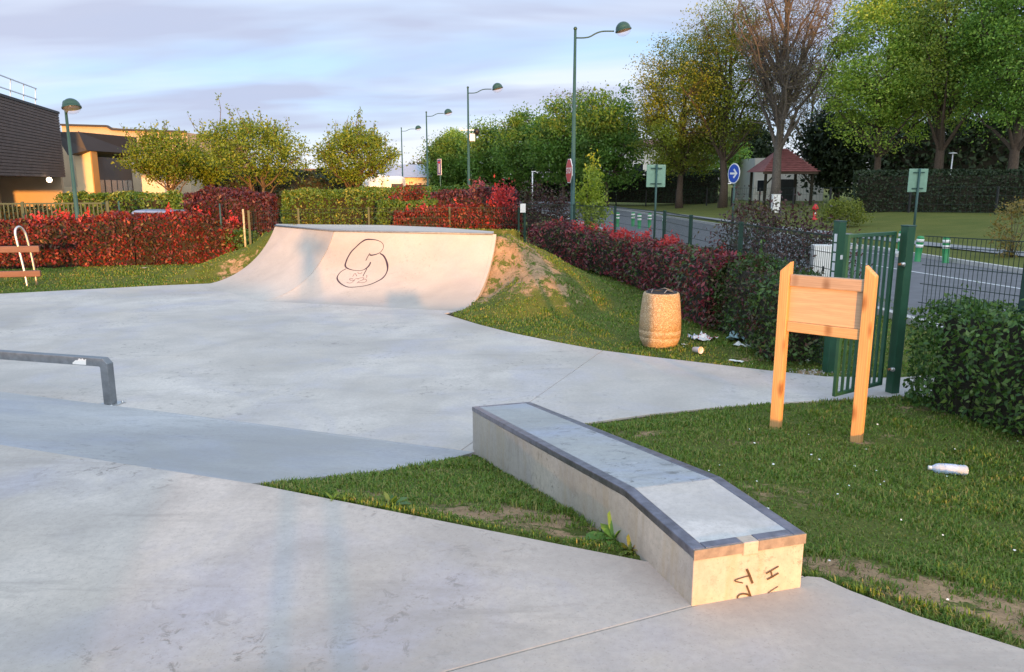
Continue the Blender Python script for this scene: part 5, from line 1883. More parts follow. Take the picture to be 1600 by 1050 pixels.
M['lamp_glass'] = m_globe()
for pxx, pyy, Y, lab, cc in ((899, 42, 25.0, 'tallest nearest street lamp beside the stop sign', False), (731, 135, 40.0, 'street lamp carrying a camera dome and a junction box', True), (666, 174, 53.7, 'street lamp between the camera lamp and farthest lamp', False), (627, 199, 69.0, 'farthest street lamp of the line above the low roof', False)):
    p = PY(pxx, pyy, Y)
    lamp(lab, (p[0], Y, 0), p[2] - 0.1, R(-4), cctv=cc, dome_r=0.26 if Y > 30 else 0.235)
p = PY(101, 157, 20.6)
lamp('shorter street lamp in front of the clad building', (p[0], 20.6, 0), PY(101, 157, 20.6)[2] - 0.1, R(-38), arm=0.16, dome_r=0.215, r=0.06)

# ------------------------------------------------------------------ signs


def text_mesh(s, size, mat, parent, M4, depth=0.003):
    cu = bpy.data.curves.new('lettering', 'FONT')
    cu.body = s
    cu.size = size
    cu.align_x = 'CENTER'
    cu.align_y = 'CENTER'
    cu.extrude = depth
    tmp = bpy.data.objects.new('tmp_text', cu)
    COL.objects.link(tmp)
    dg = bpy.context.evaluated_depsgraph_get()
    me = bpy.data.meshes.new_from_object(tmp.evaluated_get(dg))
    bpy.data.objects.remove(tmp)
    me.materials.clear()
    me.materials.append(mat)
    o = bpy.data.objects.new('lettering', me)
    link(o, parent)
    o.matrix_local = M4
    return o


M['sign_red'] = m_plain('sign_red', (0.50, 0.015, 0.025), 0.4, 0, 0.08)
M['sign_blue'] = m_plain('sign_blue', (0.012, 0.07, 0.42), 0.4, 0, 0.08)
M['sign_back'] = m_plain('sign_back_green', (0.20, 0.34, 0.26), 0.45, 0.2, 0.1)
M['sign_violet'] = m_plain('sign_violet', (0.09, 0.06, 0.20), 0.4, 0, 0.1)


def ngon(n, r, rot=0.0):
    return [(r * math.cos(2 * math.pi * k / n + rot), r * math.sin(2 * math.pi * k / n + rot)) for k in range(n)]


def plate(poly, y0, y1):
    """upright plate facing -Y, polygon in (x, z)"""
    n = len(poly)
    vs = [(x, y0, z) for x, z in poly] + [(x, y1, z) for x, z in poly]
    return MB().add(vs, [tuple(range(n)), tuple(range(2 * n - 1, n - 1, -1))] + [(i, n + i, n + (i + 1) % n, (i + 1) % n) for i in range(n)])


FACE = Matrix.Rotation(R(90), 4, 'X')
# stop sign, nearly edge-on, fixed to the tall lamp
p = PY(889, 267, 24.75)
st_ = thing('stop_sign', 'red and white stop sign seen nearly edge-on at the tall lamp', 'road sign', (p[0], p[1], p[2]), R(-80))
rs_ = 0.37 / math.cos(R(22.5))
plate(ngon(8, rs_ * 1.0, R(22.5)), 0.0, 0.02).build('backing', M['white'], st_)
plate(ngon(8, rs_ * .94, R(22.5)), -0.004, -0.001).build('red_face', M['sign_red'], st_)
text_mesh('STOP', 0.26, M['white'], st_, Matrix.Translation((0, -0.008, 0)) @ FACE)
MB().box((0.0, 0.055, -0.12), (0.3, 0.07, 0.05)).build('bracket', M['galv'], st_)
# blue arrow sign
p = PY(1146.5, 271, 28.0)
bs = thing('arrow_sign', 'round blue road sign with a white right pointing arrow', 'road sign', (p[0], 28.0, 0), R(-71))
rr0 = 0.355
zc0 = p[2]
MB().tube([(0, 0.05, 0), (0, 0.05, zc0 + 0.25)], 0.035, 10).build('post', M['lamp_green'], bs)
ring = lambda r_: [(x, z + zc0) for x, z in ngon(36, r_)]
plate(ring(rr0), 0.0, 0.014).build('backing', M['white'], bs)
plate(ring(rr0 * .9), -0.004, -0.001).build('blue_face', M['sign_blue'], bs)
ar = [(-.22, .035), (.08, .035), (-.03, .13), (.035, .175), (.23, 0), (.035, -.175), (-.03, -.13), (.08, -.035), (-.22, -.035)]
ar = [(x, z + zc0) for x, z in ar]
vs = [(x, -0.007, z) for x, z in ar]
MB().add(vs, [(0, 1, 7, 8), (1, 2, 3, 4), (1, 4, 7), (4, 5, 6, 7)]).build('arrow', M['white'], bs)
# backs of two panels
for pxx, pyy, Y, lab in ((1025, 275, 25.0, 'pale green back of a square road sign on the left verge'), (1434, 282, 24.0, 'pale green back of a square road sign right of the gate')):
    p = PY(pxx, pyy, Y)
    z0 = 0.1
    t = thing('sign_back', lab, 'road sign', (p[0], Y, z0 - 0.15), R(6), 'square signs seen from behind')
    zc_ = p[2] - z0 + 0.15
    MB().box((0, 0, zc_), (0.62, 0.025, 0.70)).build('panel', M['sign_back'], t, 0.012)
    MB().tube([(0, -0.05, 0), (0, -0.05, zc_ + 0.36)], 0.034, 10).build('post', M['lamp_green'], t)
    for dz in (-.24, .24):
        MB().box((0, -0.028, zc_ + dz), (0.36, 0.03, 0.035)).build('bracket', M['lamp_green'], t)
# violet dead-end sign far off
p = PY(686.5, 261, 45.0)
t = thing('tall_sign', 'narrow violet road sign with white bar beside the lamps', 'road sign', (p[0], 45, 0), R(-58))
MB().tube([(0, 0.05, 0), (0, 0.05, p[2] + .5)], 0.035, 8).build('post', M['lamp_green'], t)
MB().box((0, 0, p[2]), (0.5, 0.02, 0.9)).build('panel', M['white'], t)
MB().box((0, -0.013, p[2]), (0.44, 0.006, 0.84)).build('violet_face', M['sign_violet'], t)
MB().box((0, -0.018, p[2] - .07), (0.1, 0.004, 0.5)).build('white_bar', M['white'], t)
MB().box((0, -0.018, p[2] + .26), (0.3, 0.004, 0.1)).build('red_bar', M['sign_red'], t)

# ------------------------------------------------------------------ bollards
M['boll_green'] = m_plain('bollard_green', (0.02, 0.22, 0.07), 0.4, 0, 0.1)
M['boll_white'] = m_plain('reflective_white', (0.72, 0.72, 0.68), 0.35, 0, 0.05)


def bollard(label, x, y, z=0.0, lean=0.0):
    t = thing('bollard', label, 'bollard', (x, y, z), 0, 'green and white flexible bollards')
    t.rotation_euler = (lean, lean * .5, 0)
    MB().lathe([(0.10, 0), (0.10, 0.02), (0.085, 0.03), (0.098, 0.40), (0.10, 0.70), (0.096, 0.72), (0.07, 0.75), (0.0, 0.76)], 16).build('body', M['boll_green'], t)
    for z0 in (0.42, 0.58):
        MB().lathe([(0.101, z0), (0.1035, z0), (0.1035, z0 + 0.09), (0.101, z0 + 0.09)], 16).build('white_band', M['boll_white'], t)
    return t


for pxx, Y, lab, ln in ((1405, 25.2, 'bollard half hidden behind the gate post', 0.0), (1433, 22.8, 'middle bollard just right of the gate post', 0.04), (1477, 22.4, 'rightmost bollard alone by the kerb', -0.05)):
    p = PY(pxx, 410, Y)
    bollard(lab, p[0], Y, 0.0, ln)
for pxx, Y, lab in ((965, 41.0, 'leftmost of the five distant bollards'), (989, 41.5, 'second distant bollard from the left'), (999, 39.5, 'middle one of the five distant bollards'), (1015, 40.0, 'fourth distant bollard from the left'), (1038, 38.5, 'distant bollard beside the fence post')):
    p = PY(pxx, 345, Y)
    bollard(lab, p[0], Y, 0.0)

# ------------------------------------------------------------------ far verge furniture
p = PY(1273, 338, 44.0)
hy = thing('fire_hydrant', 'red fire hydrant standing on the far verge', 'hydrant', (p[0], 44.0, float(vz(p[0], 44.0))))
hr = m_plain('hydrant_red', (0.50, 0.02, 0.025), 0.4, 0, 0.1)
MB().lathe([(0.17, 0), (0.17, 0.05), (0.10, 0.07), (0.10, 0.5), (0.14, 0.53), (0.15, 0.68), (0.10, 0.80), (0.05, 0.84), (0.05, 0.9), (0.0, 0.91)], 16).build('body', hr, hy)
for s in (-1, 1):
    MB().lathe([(0.06, 0), (0.06, 0.12), (0.075, 0.125), (0.075, 0.16), (0, 0.165)], 12, (0, 0, 0.6), Matrix.Rotation(R(90 * s), 3, 'Y')).build('outlet', hr, hy)
MB().box((-.02, -.105, 0.36), (0.09, 0.01, 0.1)).build('label', M['white'], hy)
p = PY(1211.5, 325, 52.0)
wc = thing('service_pillar', 'narrow white service pillar on the far verge', 'cabinet', (p[0], 52.0, float(vz(p[0], 52.0)) - .05), R(4))
MB().box((0, 0, 0.62), (0.5, 0.32, 1.2)).build('body', M['white'], wc, 0.02)
MB().box((0, 0, 1.235), (0.54, 0.36, 0.035)).build('lid', M['white'], wc, 0.008)
MB().box((0.0, -0.165, 0.6), (0.42, 0.012, 1.0)).build('door', M['white'], wc, 0.004)
# thin garden lamp behind the right hedge, slim white post
p = PY(1489, 240, 50.0)
gl_ = thing('garden_lamp', 'slim grey garden lamp behind the clipped hedge', 'lamp', (p[0], 50, 0.4))
MB().tube([(0, 0, 0), (0, 0, p[2] - .4)], 0.04, 8).build('pole', M['grey_white'], gl_)
MB().lathe([(0, .08), (.22, .05), (.24, 0), (0, 0)], 12, (0, 0, p[2] - .4)).build('head', M['grey_white'], gl_)
p = PY(832, 268, 60.0)
gl_ = thing('slim_post', 'slim pale lamp post among the row trees', 'post', (p[0], 60, 0))
MB().tube([(0, 0, 0), (0, 0, p[2])], 0.05, 8).build('pole', M['grey_white'], gl_)
MB().box((0.1, 0, p[2]), (0.35, 0.15, 0.06)).build('head', M['grey_white'], gl_)
# black mesh fence beyond the verge
FF = [(4.9, 80), (7.5, 77.5), (10.0, 74.9), (12.4, 72.2), (14.6, 69.5), (16.6, 66.5), (17.6, 62.5), (18.4, 58), (19.3, 53.5), (20.2, 49.5), (22.6, 44.3), (26.0, 41.8), (29.5, 39.3), (33.0, 36.8)]
mesh_fence('low black mesh fence along the far lawn', [(x, y, float(vz(x, y))) for x, y in FF], 1.45, vstep=0.35, wire=0.008, hz=(0.1, 0.5, 1.0), post_w=0.09, mat_p='black_metal')

# ------------------------------------------------------------------ gazebo, houses on the right
M['tile'] = m_plain('roof_tile', (0.30, 0.125, 0.125), 0.8, 0, 0.25, 3)
M['render'] = m_plain('white_render', (0.62, 0.60, 0.56), 0.85, 0, 0.06, 1.0)
M['render_cream'] = m_plain('cream_render', (0.66, 0.54, 0.36), 0.85, 0, 0.08, 0.6)
gx0, gx1, gy_ = PY(1192, 268, 59)[0], PY(1280, 268, 59)[0], 59.0
gw = gx1 - gx0
gzb = float(vz((gx0 + gx1) / 2, 61)) - 0.05
gaz = thing('gazebo', 'open garden gazebo with a red tiled hip roof', 'gazebo', ((gx0 + gx1) / 2, gy_ + gw / 2, gzb))
ez_, tz = PY(1230, 268, gy_)[2] - gzb, PY(1235, 232, gy_ + gw / 2)[2] - gzb
hw = gw / 2
rof = MB().add([(-hw, -hw, ez_), (hw, -hw, ez_), (hw, hw, ez_), (-hw, hw, ez_), (0.3, 0, tz), (-0.3, 0, tz)], [(3, 2, 1, 0), (0, 1, 4, 5), (1, 2, 4), (2, 3, 5, 4), (3, 0, 5)]).build('roof', M['tile'], gaz)
m = MB()
for k in range(11):
    f_ = k / 11
    w = hw * (1 - f_) + 0.3 * f_
    z = ez_ + (tz - ez_) * f_ + 0.05
    m.beam((-w, -hw * (1 - f_) - .02, z), (w, -hw * (1 - f_) - .02, z), 0.16, 0.045)
    m.beam((w + .02, -hw * (1 - f_), z), (w + .02, hw * (1 - f_), z), 0.16, 0.045)
m.build('tile_course', M['tile'], rof, kind='stuff')
MB().box((0, -hw + .06, ez_ - .1), (gw - .1, 0.1, 0.18)).build('fascia', M['bark'], gaz)
for sx in (-1, 1):
    for sy in (-1, 1):
        MB().box((sx * (hw - .35), sy * (hw - .35), ez_ / 2), (0.18, 0.18, ez_)).build('post', M['near_black'], gaz)
for sx in (-1, 1):
    MB().beam((sx * (hw - .35), -hw + .35, ez_ - 1.0), (sx * (hw - 1.1), -hw + .35, ez_ - .15), 0.1).build('brace', M['near_black'], gaz)


def house(name, label, px0, px1, ytop, Y, depth, base, mat, roof=None, wins=(), doors=(), cat='house'):
    x0, x1 = PY(px0, 280, Y)[0], PY(px1, 280, Y)[0]
    zt = PY((px0 + px1) / 2, ytop, Y)[2] - base
    t = thing(name, label, cat, ((x0 + x1) / 2, Y + depth / 2, base))
    w = x1 - x0
    MB().box((0, 0, zt / 2), (w, depth, zt)).build('wall', mat, t)
    if roof:
        MB().add([(-w / 2 - .4, -depth / 2 - .4, zt), (w / 2 + .4, -depth / 2 - .4, zt), (w / 2 + .4, depth / 2 + .4, zt), (-w / 2 - .4, depth / 2 + .4, zt), (w / 2 + .4, 0, zt + roof), (-w / 2 - .4, 0, zt + roof)],
                 [(3, 2, 1, 0), (0, 1, 4, 5), (1, 2, 4), (2, 3, 5, 4), (3, 0, 5)]).build('roof', M['tile'], t)
    for (fx, z, ww, hh) in wins:
        f_ = MB().box((-w / 2 + w * fx, -depth / 2 - .02, z), (ww + .16, 0.06, hh + .16)).build('window', M['white'], t)
        MB().box((-w / 2 + w * fx, -depth / 2 - .055, z), (ww, 0.03, hh)).build('pane', M['glass'], f_)
    for (fx, ww, hh, mt) in doors:
        MB().box((-w / 2 + w * fx, -depth / 2 - .03, hh / 2), (ww, 0.08, hh)).build('door', mt, t)
    return t


house('white_house', 'low white house with a wide dark garage door behind the gazebo', 1178, 1288, 247, 74, 7, 0.3, M['render'], None, ((0.12, 1.7, 0.9, 1.0),), ((0.47, 1.9, 2.3, M['black_metal']),))
house('pale_house', 'tall pale rendered house glimpsed behind the olive tree', 975, 1120, 226, 100, 9, 0.3, M['render'], 0.9, ((0.15, 3.6, 1.2, 1.5), (0.5, 3.6, 1.2, 1.5), (0.85, 3.6, 1.2, 1.5)))

# ------------------------------------------------------------------ buildings on the left
M['clad'] = m_plain('brown_cladding', (0.105, 0.072, 0.062), 0.7, 0, 0.25, 2.5)
M['dark_wall'] = m_plain('dark_metal_wall', (0.035, 0.034, 0.037), 0.6, 0.2, 0.12, 2)
M['beige_wall'] = m_plain('beige_wall', (0.40, 0.315, 0.215), 0.8, 0, 0.12, 0.8)
M['ochre'] = m_plain('ochre_edge', (0.42, 0.24, 0.08), 0.7, 0, 0.1, 1)
ca = PY(98, 230, 36.0)[:2]
cb_ = ca + (PY(0, 208, 28.2)[:2] - ca) * 1.32
cdv = (cb_ - ca)
cl = float(np.linalg.norm(cdv))
crz = math.atan2(cdv[1], cdv[0])
clad = thing('clad_building', 'brown board clad upper storey overhanging a recessed wall', 'building', (ca[0], ca[1], 0), crz)
zt_, zb_ = PY(93, 178, 36)[2], PY(103, 277, 36)[2]
# local x runs along the clad face towards the camera, -y is behind it
nside = -1.0
MB().box((cl / 2, nside * 4.0, (zt_ + zb_) / 2), (cl, 7.9, zt_ - zb_)).build('upper_wall', M['clad'], clad)
m = MB()
nb_ = 24
for k in range(nb_):
    z = zb_ + (zt_ - zb_) * (k + .5) / nb_
    hb_ = (zt_ - zb_) / nb_
    m.box((cl / 2, -0.03, z), (cl, 0.035, hb_ * .8))
    m.box((-0.012, nside * 4.0, z), (0.035, 7.8, hb_ * .8))
m.build('cladding', M['clad'], clad, kind='stuff')
MB().box((cl / 2, nside * 3.98, zt_ + .05), (cl + .1, 8.0, 0.1)).build('parapet', M['dark_wall'], clad)
MB().box((cl / 2 + .2, nside * 5.2, zb_ / 2 - .02), (cl - .4, 5.2, zb_ - .04)).build('lower_wall', M['beige_wall'], clad)
MB().box((-0.5, nside * 4.6, zb_ / 2 + .02), (0.3, 8.6, zb_ + .05)).build('end_wall', M['beige_wall'], clad)
wf = MB().box((7.2, nside * 2.58, 1.9), (1.3, 0.08, 0.8)).build('window', M['dark_wall'], clad)
MB().box((7.2, nside * 2.53, 1.9), (1.1, 0.04, 0.62)).build('pane', M['glass'], wf)
m = MB()
for k in range(9):
    x = 1.6 + k * 1.6
    m.beam((x, nside * .5, zt_ + .1), (x - .35, nside * .5, zt_ + 0.95), 0.035)
m.build('railing_post', M['galv'], clad, kind='stuff')
m = MB()
for z in (.5, .95):
    m.beam((1.4 - z * .3, nside * .5, zt_ + z), (cl, nside * .5, zt_ + z), 0.04)
m.build('railing', M['galv'], clad)
# wall lamp, lit
p = PY(77, 281, 33.0)
wlamp = thing('wall_lamp', 'round lit wall lamp under the overhang', 'lamp', (p[0], p[1], p[2]))
ml, nt, out = mat_new('lit_bulb')
em = nt.nodes.new('ShaderNodeEmission')
em.inputs[0].default_value = (1.0, 0.78, 0.5, 1)
em.inputs[1].default_value = 6
nt.links.new(em.outputs[0], out.inputs[0])
MB().lathe([(0, .11), (.08, .08), (.11, 0), (.08, -.08), (0, -.11)], 14).build('bulb', ml, wlamp)
MB().box((-.0, .1, .1), (.12, .1, .06)).build('bracket', M['black'], wlamp)
# entrance block: lit cream pier, dark canopy, dark wing with window band
wing = thing('dark_wing', 'dark metal wing with cream pier, sloping roof and window band', 'building', (PY(118, 300, 38)[0], 38.0, 0))
wx0 = wing.location.x
def wl_(px, py, Y):
    q = PY(px, py, Y)
    return (q[0] - wx0, q[1] - 38.0, q[2])
q0, q1 = wl_(117, 236, 38.0), wl_(142, 236, 38.0)
qb = wl_(40, 225, 42.0)
MB().prism([(qb[0], 3.0), (q0[0] - 1.0, 3.0), (q0[0] - 1.0, 3.3), (qb[0], 3.3)], 0, qb[2]).build('rear_wall', M['beige_wall'], wing)
MB().prism([(q0[0], 0), (q1[0], 0), (q1[0], 0.55), (q0[0], 0.55)], 0, q0[2]).build('pier', M['render_cream'], wing)
q2 = wl_(147.5, 236, 38.95)
MB().prism([(q1[0] + .004, 0.004), (q1[0] + .05, 0.004), (q1[0] + .05, 0.55), (q1[0] + .004, 0.55)], 0, q0[2] - .01).build('pier_side', M['ochre'], wing)
q3 = wl_(66, 292, 37.7)
MB().prism([(q3[0], 0.5), (q0[0] - .004, 0.5), (q0[0] - .004, 0.8), (q3[0], .8)], 0, q3[2]).build('sunlit_strip', M['render_cream'], wing)  # cream strip standing for the low sun on the foot of the recessed wall
a, b = wl_(85, 206, 37.0), wl_(124, 206, 37.5)
MB().add([(a[0], a[1], a[2]), (b[0], b[1], b[2]), (b[0] + .6, 4, b[2]), (a[0], 4, a[2]), (a[0] + .5, a[1] + .1, a[2] - 1.05), (b[0] + .25, b[1] + .1, b[2] - .85), (b[0] + .6, 4, b[2] - .85), (a[0] + .5, 4, a[2] - 1.05)],
         [(0, 1, 2, 3), (4, 7, 6, 5), (0, 4, 5, 1), (1, 5, 6, 2), (3, 2, 6, 7), (0, 3, 7, 4)]).build('canopy', M['dark_wall'], wing)
A0, A1 = wl_(147, 237, 39.2), wl_(208, 275, 52.0)
zt0, zt1 = wl_(147, 226, 39.2)[2], wl_(208, 262, 52.0)[2]
MB().add([(A0[0], A0[1], 0), (A1[0], A1[1], 0), (A1[0] - 1.5, A1[1], 0), (A0[0] - 0.6, A0[1] + 1.5, 0), (A0[0], A0[1], zt0), (A1[0], A1[1], zt1), (A1[0] - 1.5, A1[1], zt1), (A0[0] - 0.6, A0[1] + 1.5, zt0)],
         [(4, 5, 6, 7), (0, 1, 5, 4), (1, 2, 6, 5), (2, 3, 7, 6), (3, 0, 4, 7)]).build('wall', M['dark_wall'], wing)
r0_, r1_ = wl_(124, 210, 38.2), wl_(206, 250, 52.5)
r2_, r3_ = wl_(206, 247, 52.5), wl_(124, 207, 38.2)
vs = [r0_, r1_, (r1_[0] - 2.0, r1_[1] + 1, r1_[2] + .0), (r0_[0] - 1.0, r0_[1] + 2, r0_[2] + .0)]
vs += [(x, y, z + .16) for x, y, z in vs]
MB().add(vs, [(3, 2, 1, 0), (4, 5, 6, 7), (0, 1, 5, 4), (1, 2, 6, 5), (2, 3, 7, 6), (3, 0, 4, 7)]).build('roof', M['clad'], wing)
for k in range(6):
    f0, f1 = k / 6 * .93 + .03, (k + .82) / 6 * .93 + .03
    a = np.array(A0) + (np.array(A1) - np.array(A0)) * f0
    b = np.array(A0) + (np.array(A1) - np.array(A0)) * f1
    n_ = np.array((0.06, -0.02, 0))
    zt2 = PY(152, 281, 39.5)[2]
    zb2 = PY(152, 298, 39.5)[2]
    fr = MB().add([(a[0] + .05, a[1] - .02, zb2 - .5), (b[0] + .05, b[1] - .02, zb2 - .5), (b[0] + .05, b[1] - .02, zt2), (a[0] + .05, a[1] - .02, zt2), (a[0] - .1, a[1], zb2 - .5), (b[0] - .1, b[1], zb2 - .5), (b[0] - .1, b[1], zt2), (a[0] - .1, a[1], zt2)],
                  [(0, 1, 2, 3), (0, 3, 7, 4), (1, 5, 6, 2), (3, 2, 6, 7)]).build('window', m_plain('window_grey', (0.22, 0.21, 0.20), 0.25) if k == 0 else bpy.data.materials['window_grey'], wing)
wing.location.x -= 0.05
# beige hall behind
hall = thing('beige_hall', 'tall beige rendered hall with stained top edge behind the dark wing', 'building', (PY(200, 300, 54)[0], 54.0, 0))
hx = hall.location.x
pts = [PY(96, 196, 54), PY(168, 198, 54), PY(176, 203, 54), PY(292, 207, 54)]
poly = [(q[0] - hx, 0.0, q[2]) for q in pts]
n = len(poly)
vs = [(x, 0, z) for x, _, z in poly] + [(poly[-1][0], 0, 0), (poly[0][0], 0, 0)]
vs += [(x, 12, z) for x, y, z in vs]
nn = 6
MB().add(vs, [tuple(reversed(range(nn))), tuple(range(nn, 2 * nn))] + [(i, (i + 1) % nn, nn + (i + 1) % nn, nn + i) for i in range(nn)]).build('wall', M['beige_wall'], hall)
m = MB()
for a, b in zip(poly[:-1], poly[1:]):
    m.beam((a[0], -.06, a[2] + .04), (b[0], -.06, b[2] + .04), 0.3, 0.12)
m.build('coping', M['dark_wall'], hall)
# low terrace of buildings behind the trees
low = thing('low_building', 'long low building with dark fascia and warm lit glazing', 'building', (PY(370, 300, 62)[0], 62.0, 0))
lx = low.location.x
x0, x1 = PY(252, 280, 62)[0] - lx, PY(535, 280, 62)[0] - lx
zr = PY(370, 264, 62)[2]
MB().box(((x0 + x1) / 2, 3.3, zr / 2 - .3), (x1 - x0 - 1, 6, zr - .6)).build('wall', M['ochre'], low)
MB().box(((x0 + x1) / 2, 2.6, zr - .28), (x1 - x0, 8, 0.56)).build('roof', M['clad'], low)
for k in range(9):
    xx = x0 + 1.2 + (x1 - x0 - 2.4) * (k + .5) / 9
    fr = MB().box((xx, 0.27, 1.25), ((x1 - x0) / 9 * .8, 0.08, 1.9)).build('window', M['dark_wall'], low)
    MB().box((xx, 0.22, 1.25), ((x1 - x0) / 9 * .68, 0.06, 1.7)).build('pane', M['glass'], fr)
for k in range(10):
    xx = x0 + .4 + (x1 - x0 - .8) * k / 9
    MB().box((xx, -1.1, zr / 2 - .28), (0.18, 0.18, zr - .56)).build('post', M['ochre'], low)
ww_ = thing('white_wall', 'short white wall beside the dark wing', 'wall', (PY(242, 300, 44)[0], 44, 0))
zz_ = PY(242, 275, 44)[2]
MB().box((0, 0, zz_ / 2), (1.25, 0.25, zz_)).build('panel', M['render'], ww_)
MB().box((0, 0, zz_ + .03), (1.32, 0.32, .06)).build('coping', M['kerb'], ww_)
# black shelter
sh = thing('black_shelter', 'black flat roofed shelter left of the bright caravan', 'shelter', (PY(490, 300, 52)[0], 52, 0))
z1_ = PY(490, 268, 52)[2]
MB().box((0, 1.5, z1_ - .2), (4.4, 3.4, .4)).build('roof', M['dark_wall'], sh)
MB().box((0, 3.0, (z1_ - .4) / 2), (4.2, .2, z1_ - .4)).build('back_wall', M['black_metal'], sh)
for sx in (-1, 1):
    MB().box((sx * 2.0, .1, (z1_ - .4) / 2), (.14, .14, z1_ - .4)).build('post', M['dark_wall'], sh)
# lit caravan and van
def rounded(name, label, pxa, pxb, ytop, Y, depth, z0, cat, mat):
    x0, x1 = PY(pxa, 280, Y)[0], PY(pxb, 280, Y)[0]
    zt2 = PY(pxa, ytop, Y)[2]
    t = thing(name, label, cat, ((x0 + x1) / 2, Y, 0))
    w = x1 - x0
    o = MB().box((0, depth / 2, (zt2 + z0) / 2), (w, depth, zt2 - z0)).build('body', mat, t, 0.28, 4)
    return t, w, zt2


cv, w, zt2 = rounded('caravan', 'bright cream caravan lit by low sun behind the golden tree', 541, 596, 272, 48, 2.2, 0.45, 'caravan', m_plain('caravan_white', (0.74, 0.70, 0.62), 0.45, 0, 0.05, 1))
MB().box((0, -.012, zt2 * .55), (w - .5, .03, .07)).build('trim', M['grey_white'], cv)
f_ = MB().box((-.1, -.02, zt2 * .78), (.9, .05, .5)).build('window', M['white'], cv)
MB().box((-.1, -.05, zt2 * .78), (.78, .03, .38)).build('pane', M['grey_white'], f_)
MB().box((w * .3, -.02, zt2 * .58), (.62, .05, 1.6)).build('door', M['white'], cv, .01)
for sx in (-.18, .1):
    MB().lathe([(0, -.1), (.3, -.1), (.33, -.05), (.33, .1), (0, .1)], 18, (w * sx, .15, .33), Matrix.Rotation(R(90), 3, 'X')).build('wheel', M['black'], cv)
vn, w, zt2 = rounded('van', 'small cream van with a dark window right of the caravan', 597, 628, 275, 49, 1.9, 0.35, 'van', bpy.data.materials['caravan_white'])
f_ = MB().box((w * .25, -.012, zt2 * .74), (.7, .04, .45)).build('window', M['black'], vn)
MB().box((w * .25, -.035, zt2 * .74), (.6, .02, .36)).build('pane', M['glass'], f_)
for sx in (-.3, .3):
    MB().lathe([(0, -.1), (.28, -.1), (.31, -.05), (.31, .1), (0, .1)], 18, (w * sx, .12, .31), Matrix.Rotation(R(90), 3, 'X')).build('wheel', M['black'], vn)
# far low building with blue-grey roof
fb = thing('far_building', 'distant low building with pale blue grey metal roof', 'building', (PY(628, 300, 92)[0], 92, 0))
fx = fb.location.x
x0, x1 = PY(578, 280, 92)[0] - fx, PY(676, 280, 92)[0] - fx
ze, zr2 = PY(628, 277, 92)[2], PY(628, 264, 92)[2]
MB().box(((x0 + x1) / 2, 4, ze / 2), (x1 - x0 - .6, 7, ze)).build('wall', M['render_cream'], fb)
MB().add([(x0, -.3, ze), (x1, -.3, ze), (x1 - .6, 4, zr2 + .6), (x0 + .6, 4, zr2 + .6), (x1, 8.3, ze), (x0, 8.3, ze)], [(0, 1, 2, 3), (3, 2, 4, 5), (1, 4, 2), (0, 3, 5), (0, 5, 4, 1)]).build('roof', m_plain('zinc_roof', (0.36, 0.40, 0.48), 0.45, 0.3, 0.08, 1), fb)
for k in range(6):
    xx = x0 + .8 + (x1 - x0 - 1.6) * (k + .5) / 6
    fr = MB().box((xx, .47, ze * .45), ((x1 - x0) / 6 * .85, .08, ze * .5)).build('window', M['dark_wall'], fb)
    MB().box((xx, .42, ze * .45), ((x1 - x0) / 6 * .76, .05, ze * .42)).build('pane', M['glass'], fr)
# parked car, only its roof clears the hedge
p = PY(274, 322, 25.6)
car = thing('parked_car', 'silver blue parked car with its roof above the red hedge', 'car', (p[0], 25.6, -0.02), R(10))
M['car'] = m_plain('car_paint', (0.22, 0.27, 0.38), 0.25, 0.5, 0.05, 2)
def carprof(pl, y0, y1, inset=0.0):
    n = len(pl)
    vs = [(x, y0 + (inset if z > .95 else 0), z) for x, z in pl] + [(x, y1 - (inset if z > .95 else 0), z) for x, z in pl]
    return MB().add(vs, [tuple(range(n)), tuple(range(2 * n - 1, n - 1, -1))] + [(i, n + i, n + (i + 1) % n, (i + 1) % n) for i in range(n)])
carprof([(-1.95, .28), (1.95, .28), (2.0, .55), (1.9, .78), (1.05, .92), (-1.75, .95), (-1.98, .7)], -.85, .85).build('body', M['car'], car, .06, 3)
cabp = [(1.0, .93), (.35, 1.42), (-1.1, 1.46), (-1.7, .95)]
carprof(cabp, -.78, .78, .12).build('cabin', M['car'], car, .07, 3)
for s in (-1, 1):
    gl2 = [(.78, .98), (.28, 1.36), (-.3, 1.38), (-.3, .98)]
    gl3 = [(-.38, .98), (-.38, 1.38), (-1.05, 1.39), (-1.45, .98)]
    for q in (gl2, gl3):
        MB().add([(x, s * (.79 - (.11 if z > 1.2 else 0)), z) for x, z in q], [(0, 1, 2, 3)]).build('window', M['glass'], car)
for s in (-1.25, 1.2):
    for q in (-.78, .78):
        MB().lathe([(0, -.1), (.2, -.1), (.31, -.1), (.32, .1), (0, .1)], 18, (s, q, .31), Matrix.Rotation(R(90), 3, 'X')).build('wheel', M['black'], car)
# picket fence, left
pk0, pk1 = np.array((-15.2, 22.6)), np.array((-12.15, 23.4))
pkd = pk1 - pk0
pk = thing('picket_fence', 'dark green vertical bar fence behind the left red hedge', 'fence', (pk0[0], pk0[1], 0), math.atan2(pkd[1], pkd[0]))
pkl = float(np.linalg.norm(pkd))
zt3 = PY(40, 318, 23.0)[2]
bar = None
for k in range(28):
    if bar is None:
        bar = MB().box((0, 0, zt3 / 2), (0.035, 0.02, zt3 - .04)).build('bar', M['green_dark'], pk)
        b = bar
    else:
        b = bar.copy()
        COL.objects.link(b)
    b.location = (pkl * (k + .5) / 28, 0, 0)
for z in (zt3, .25):
    MB().box((pkl / 2, 0, z), (pkl, .04, .045)).build('rail', M['green_dark'], pk)
for x in (pkl * .28, pkl):
    MB().box((x, 0, zt3 / 2 + .03), (.07, .06, zt3 + .06)).build('post', M['green_dark'], pk)
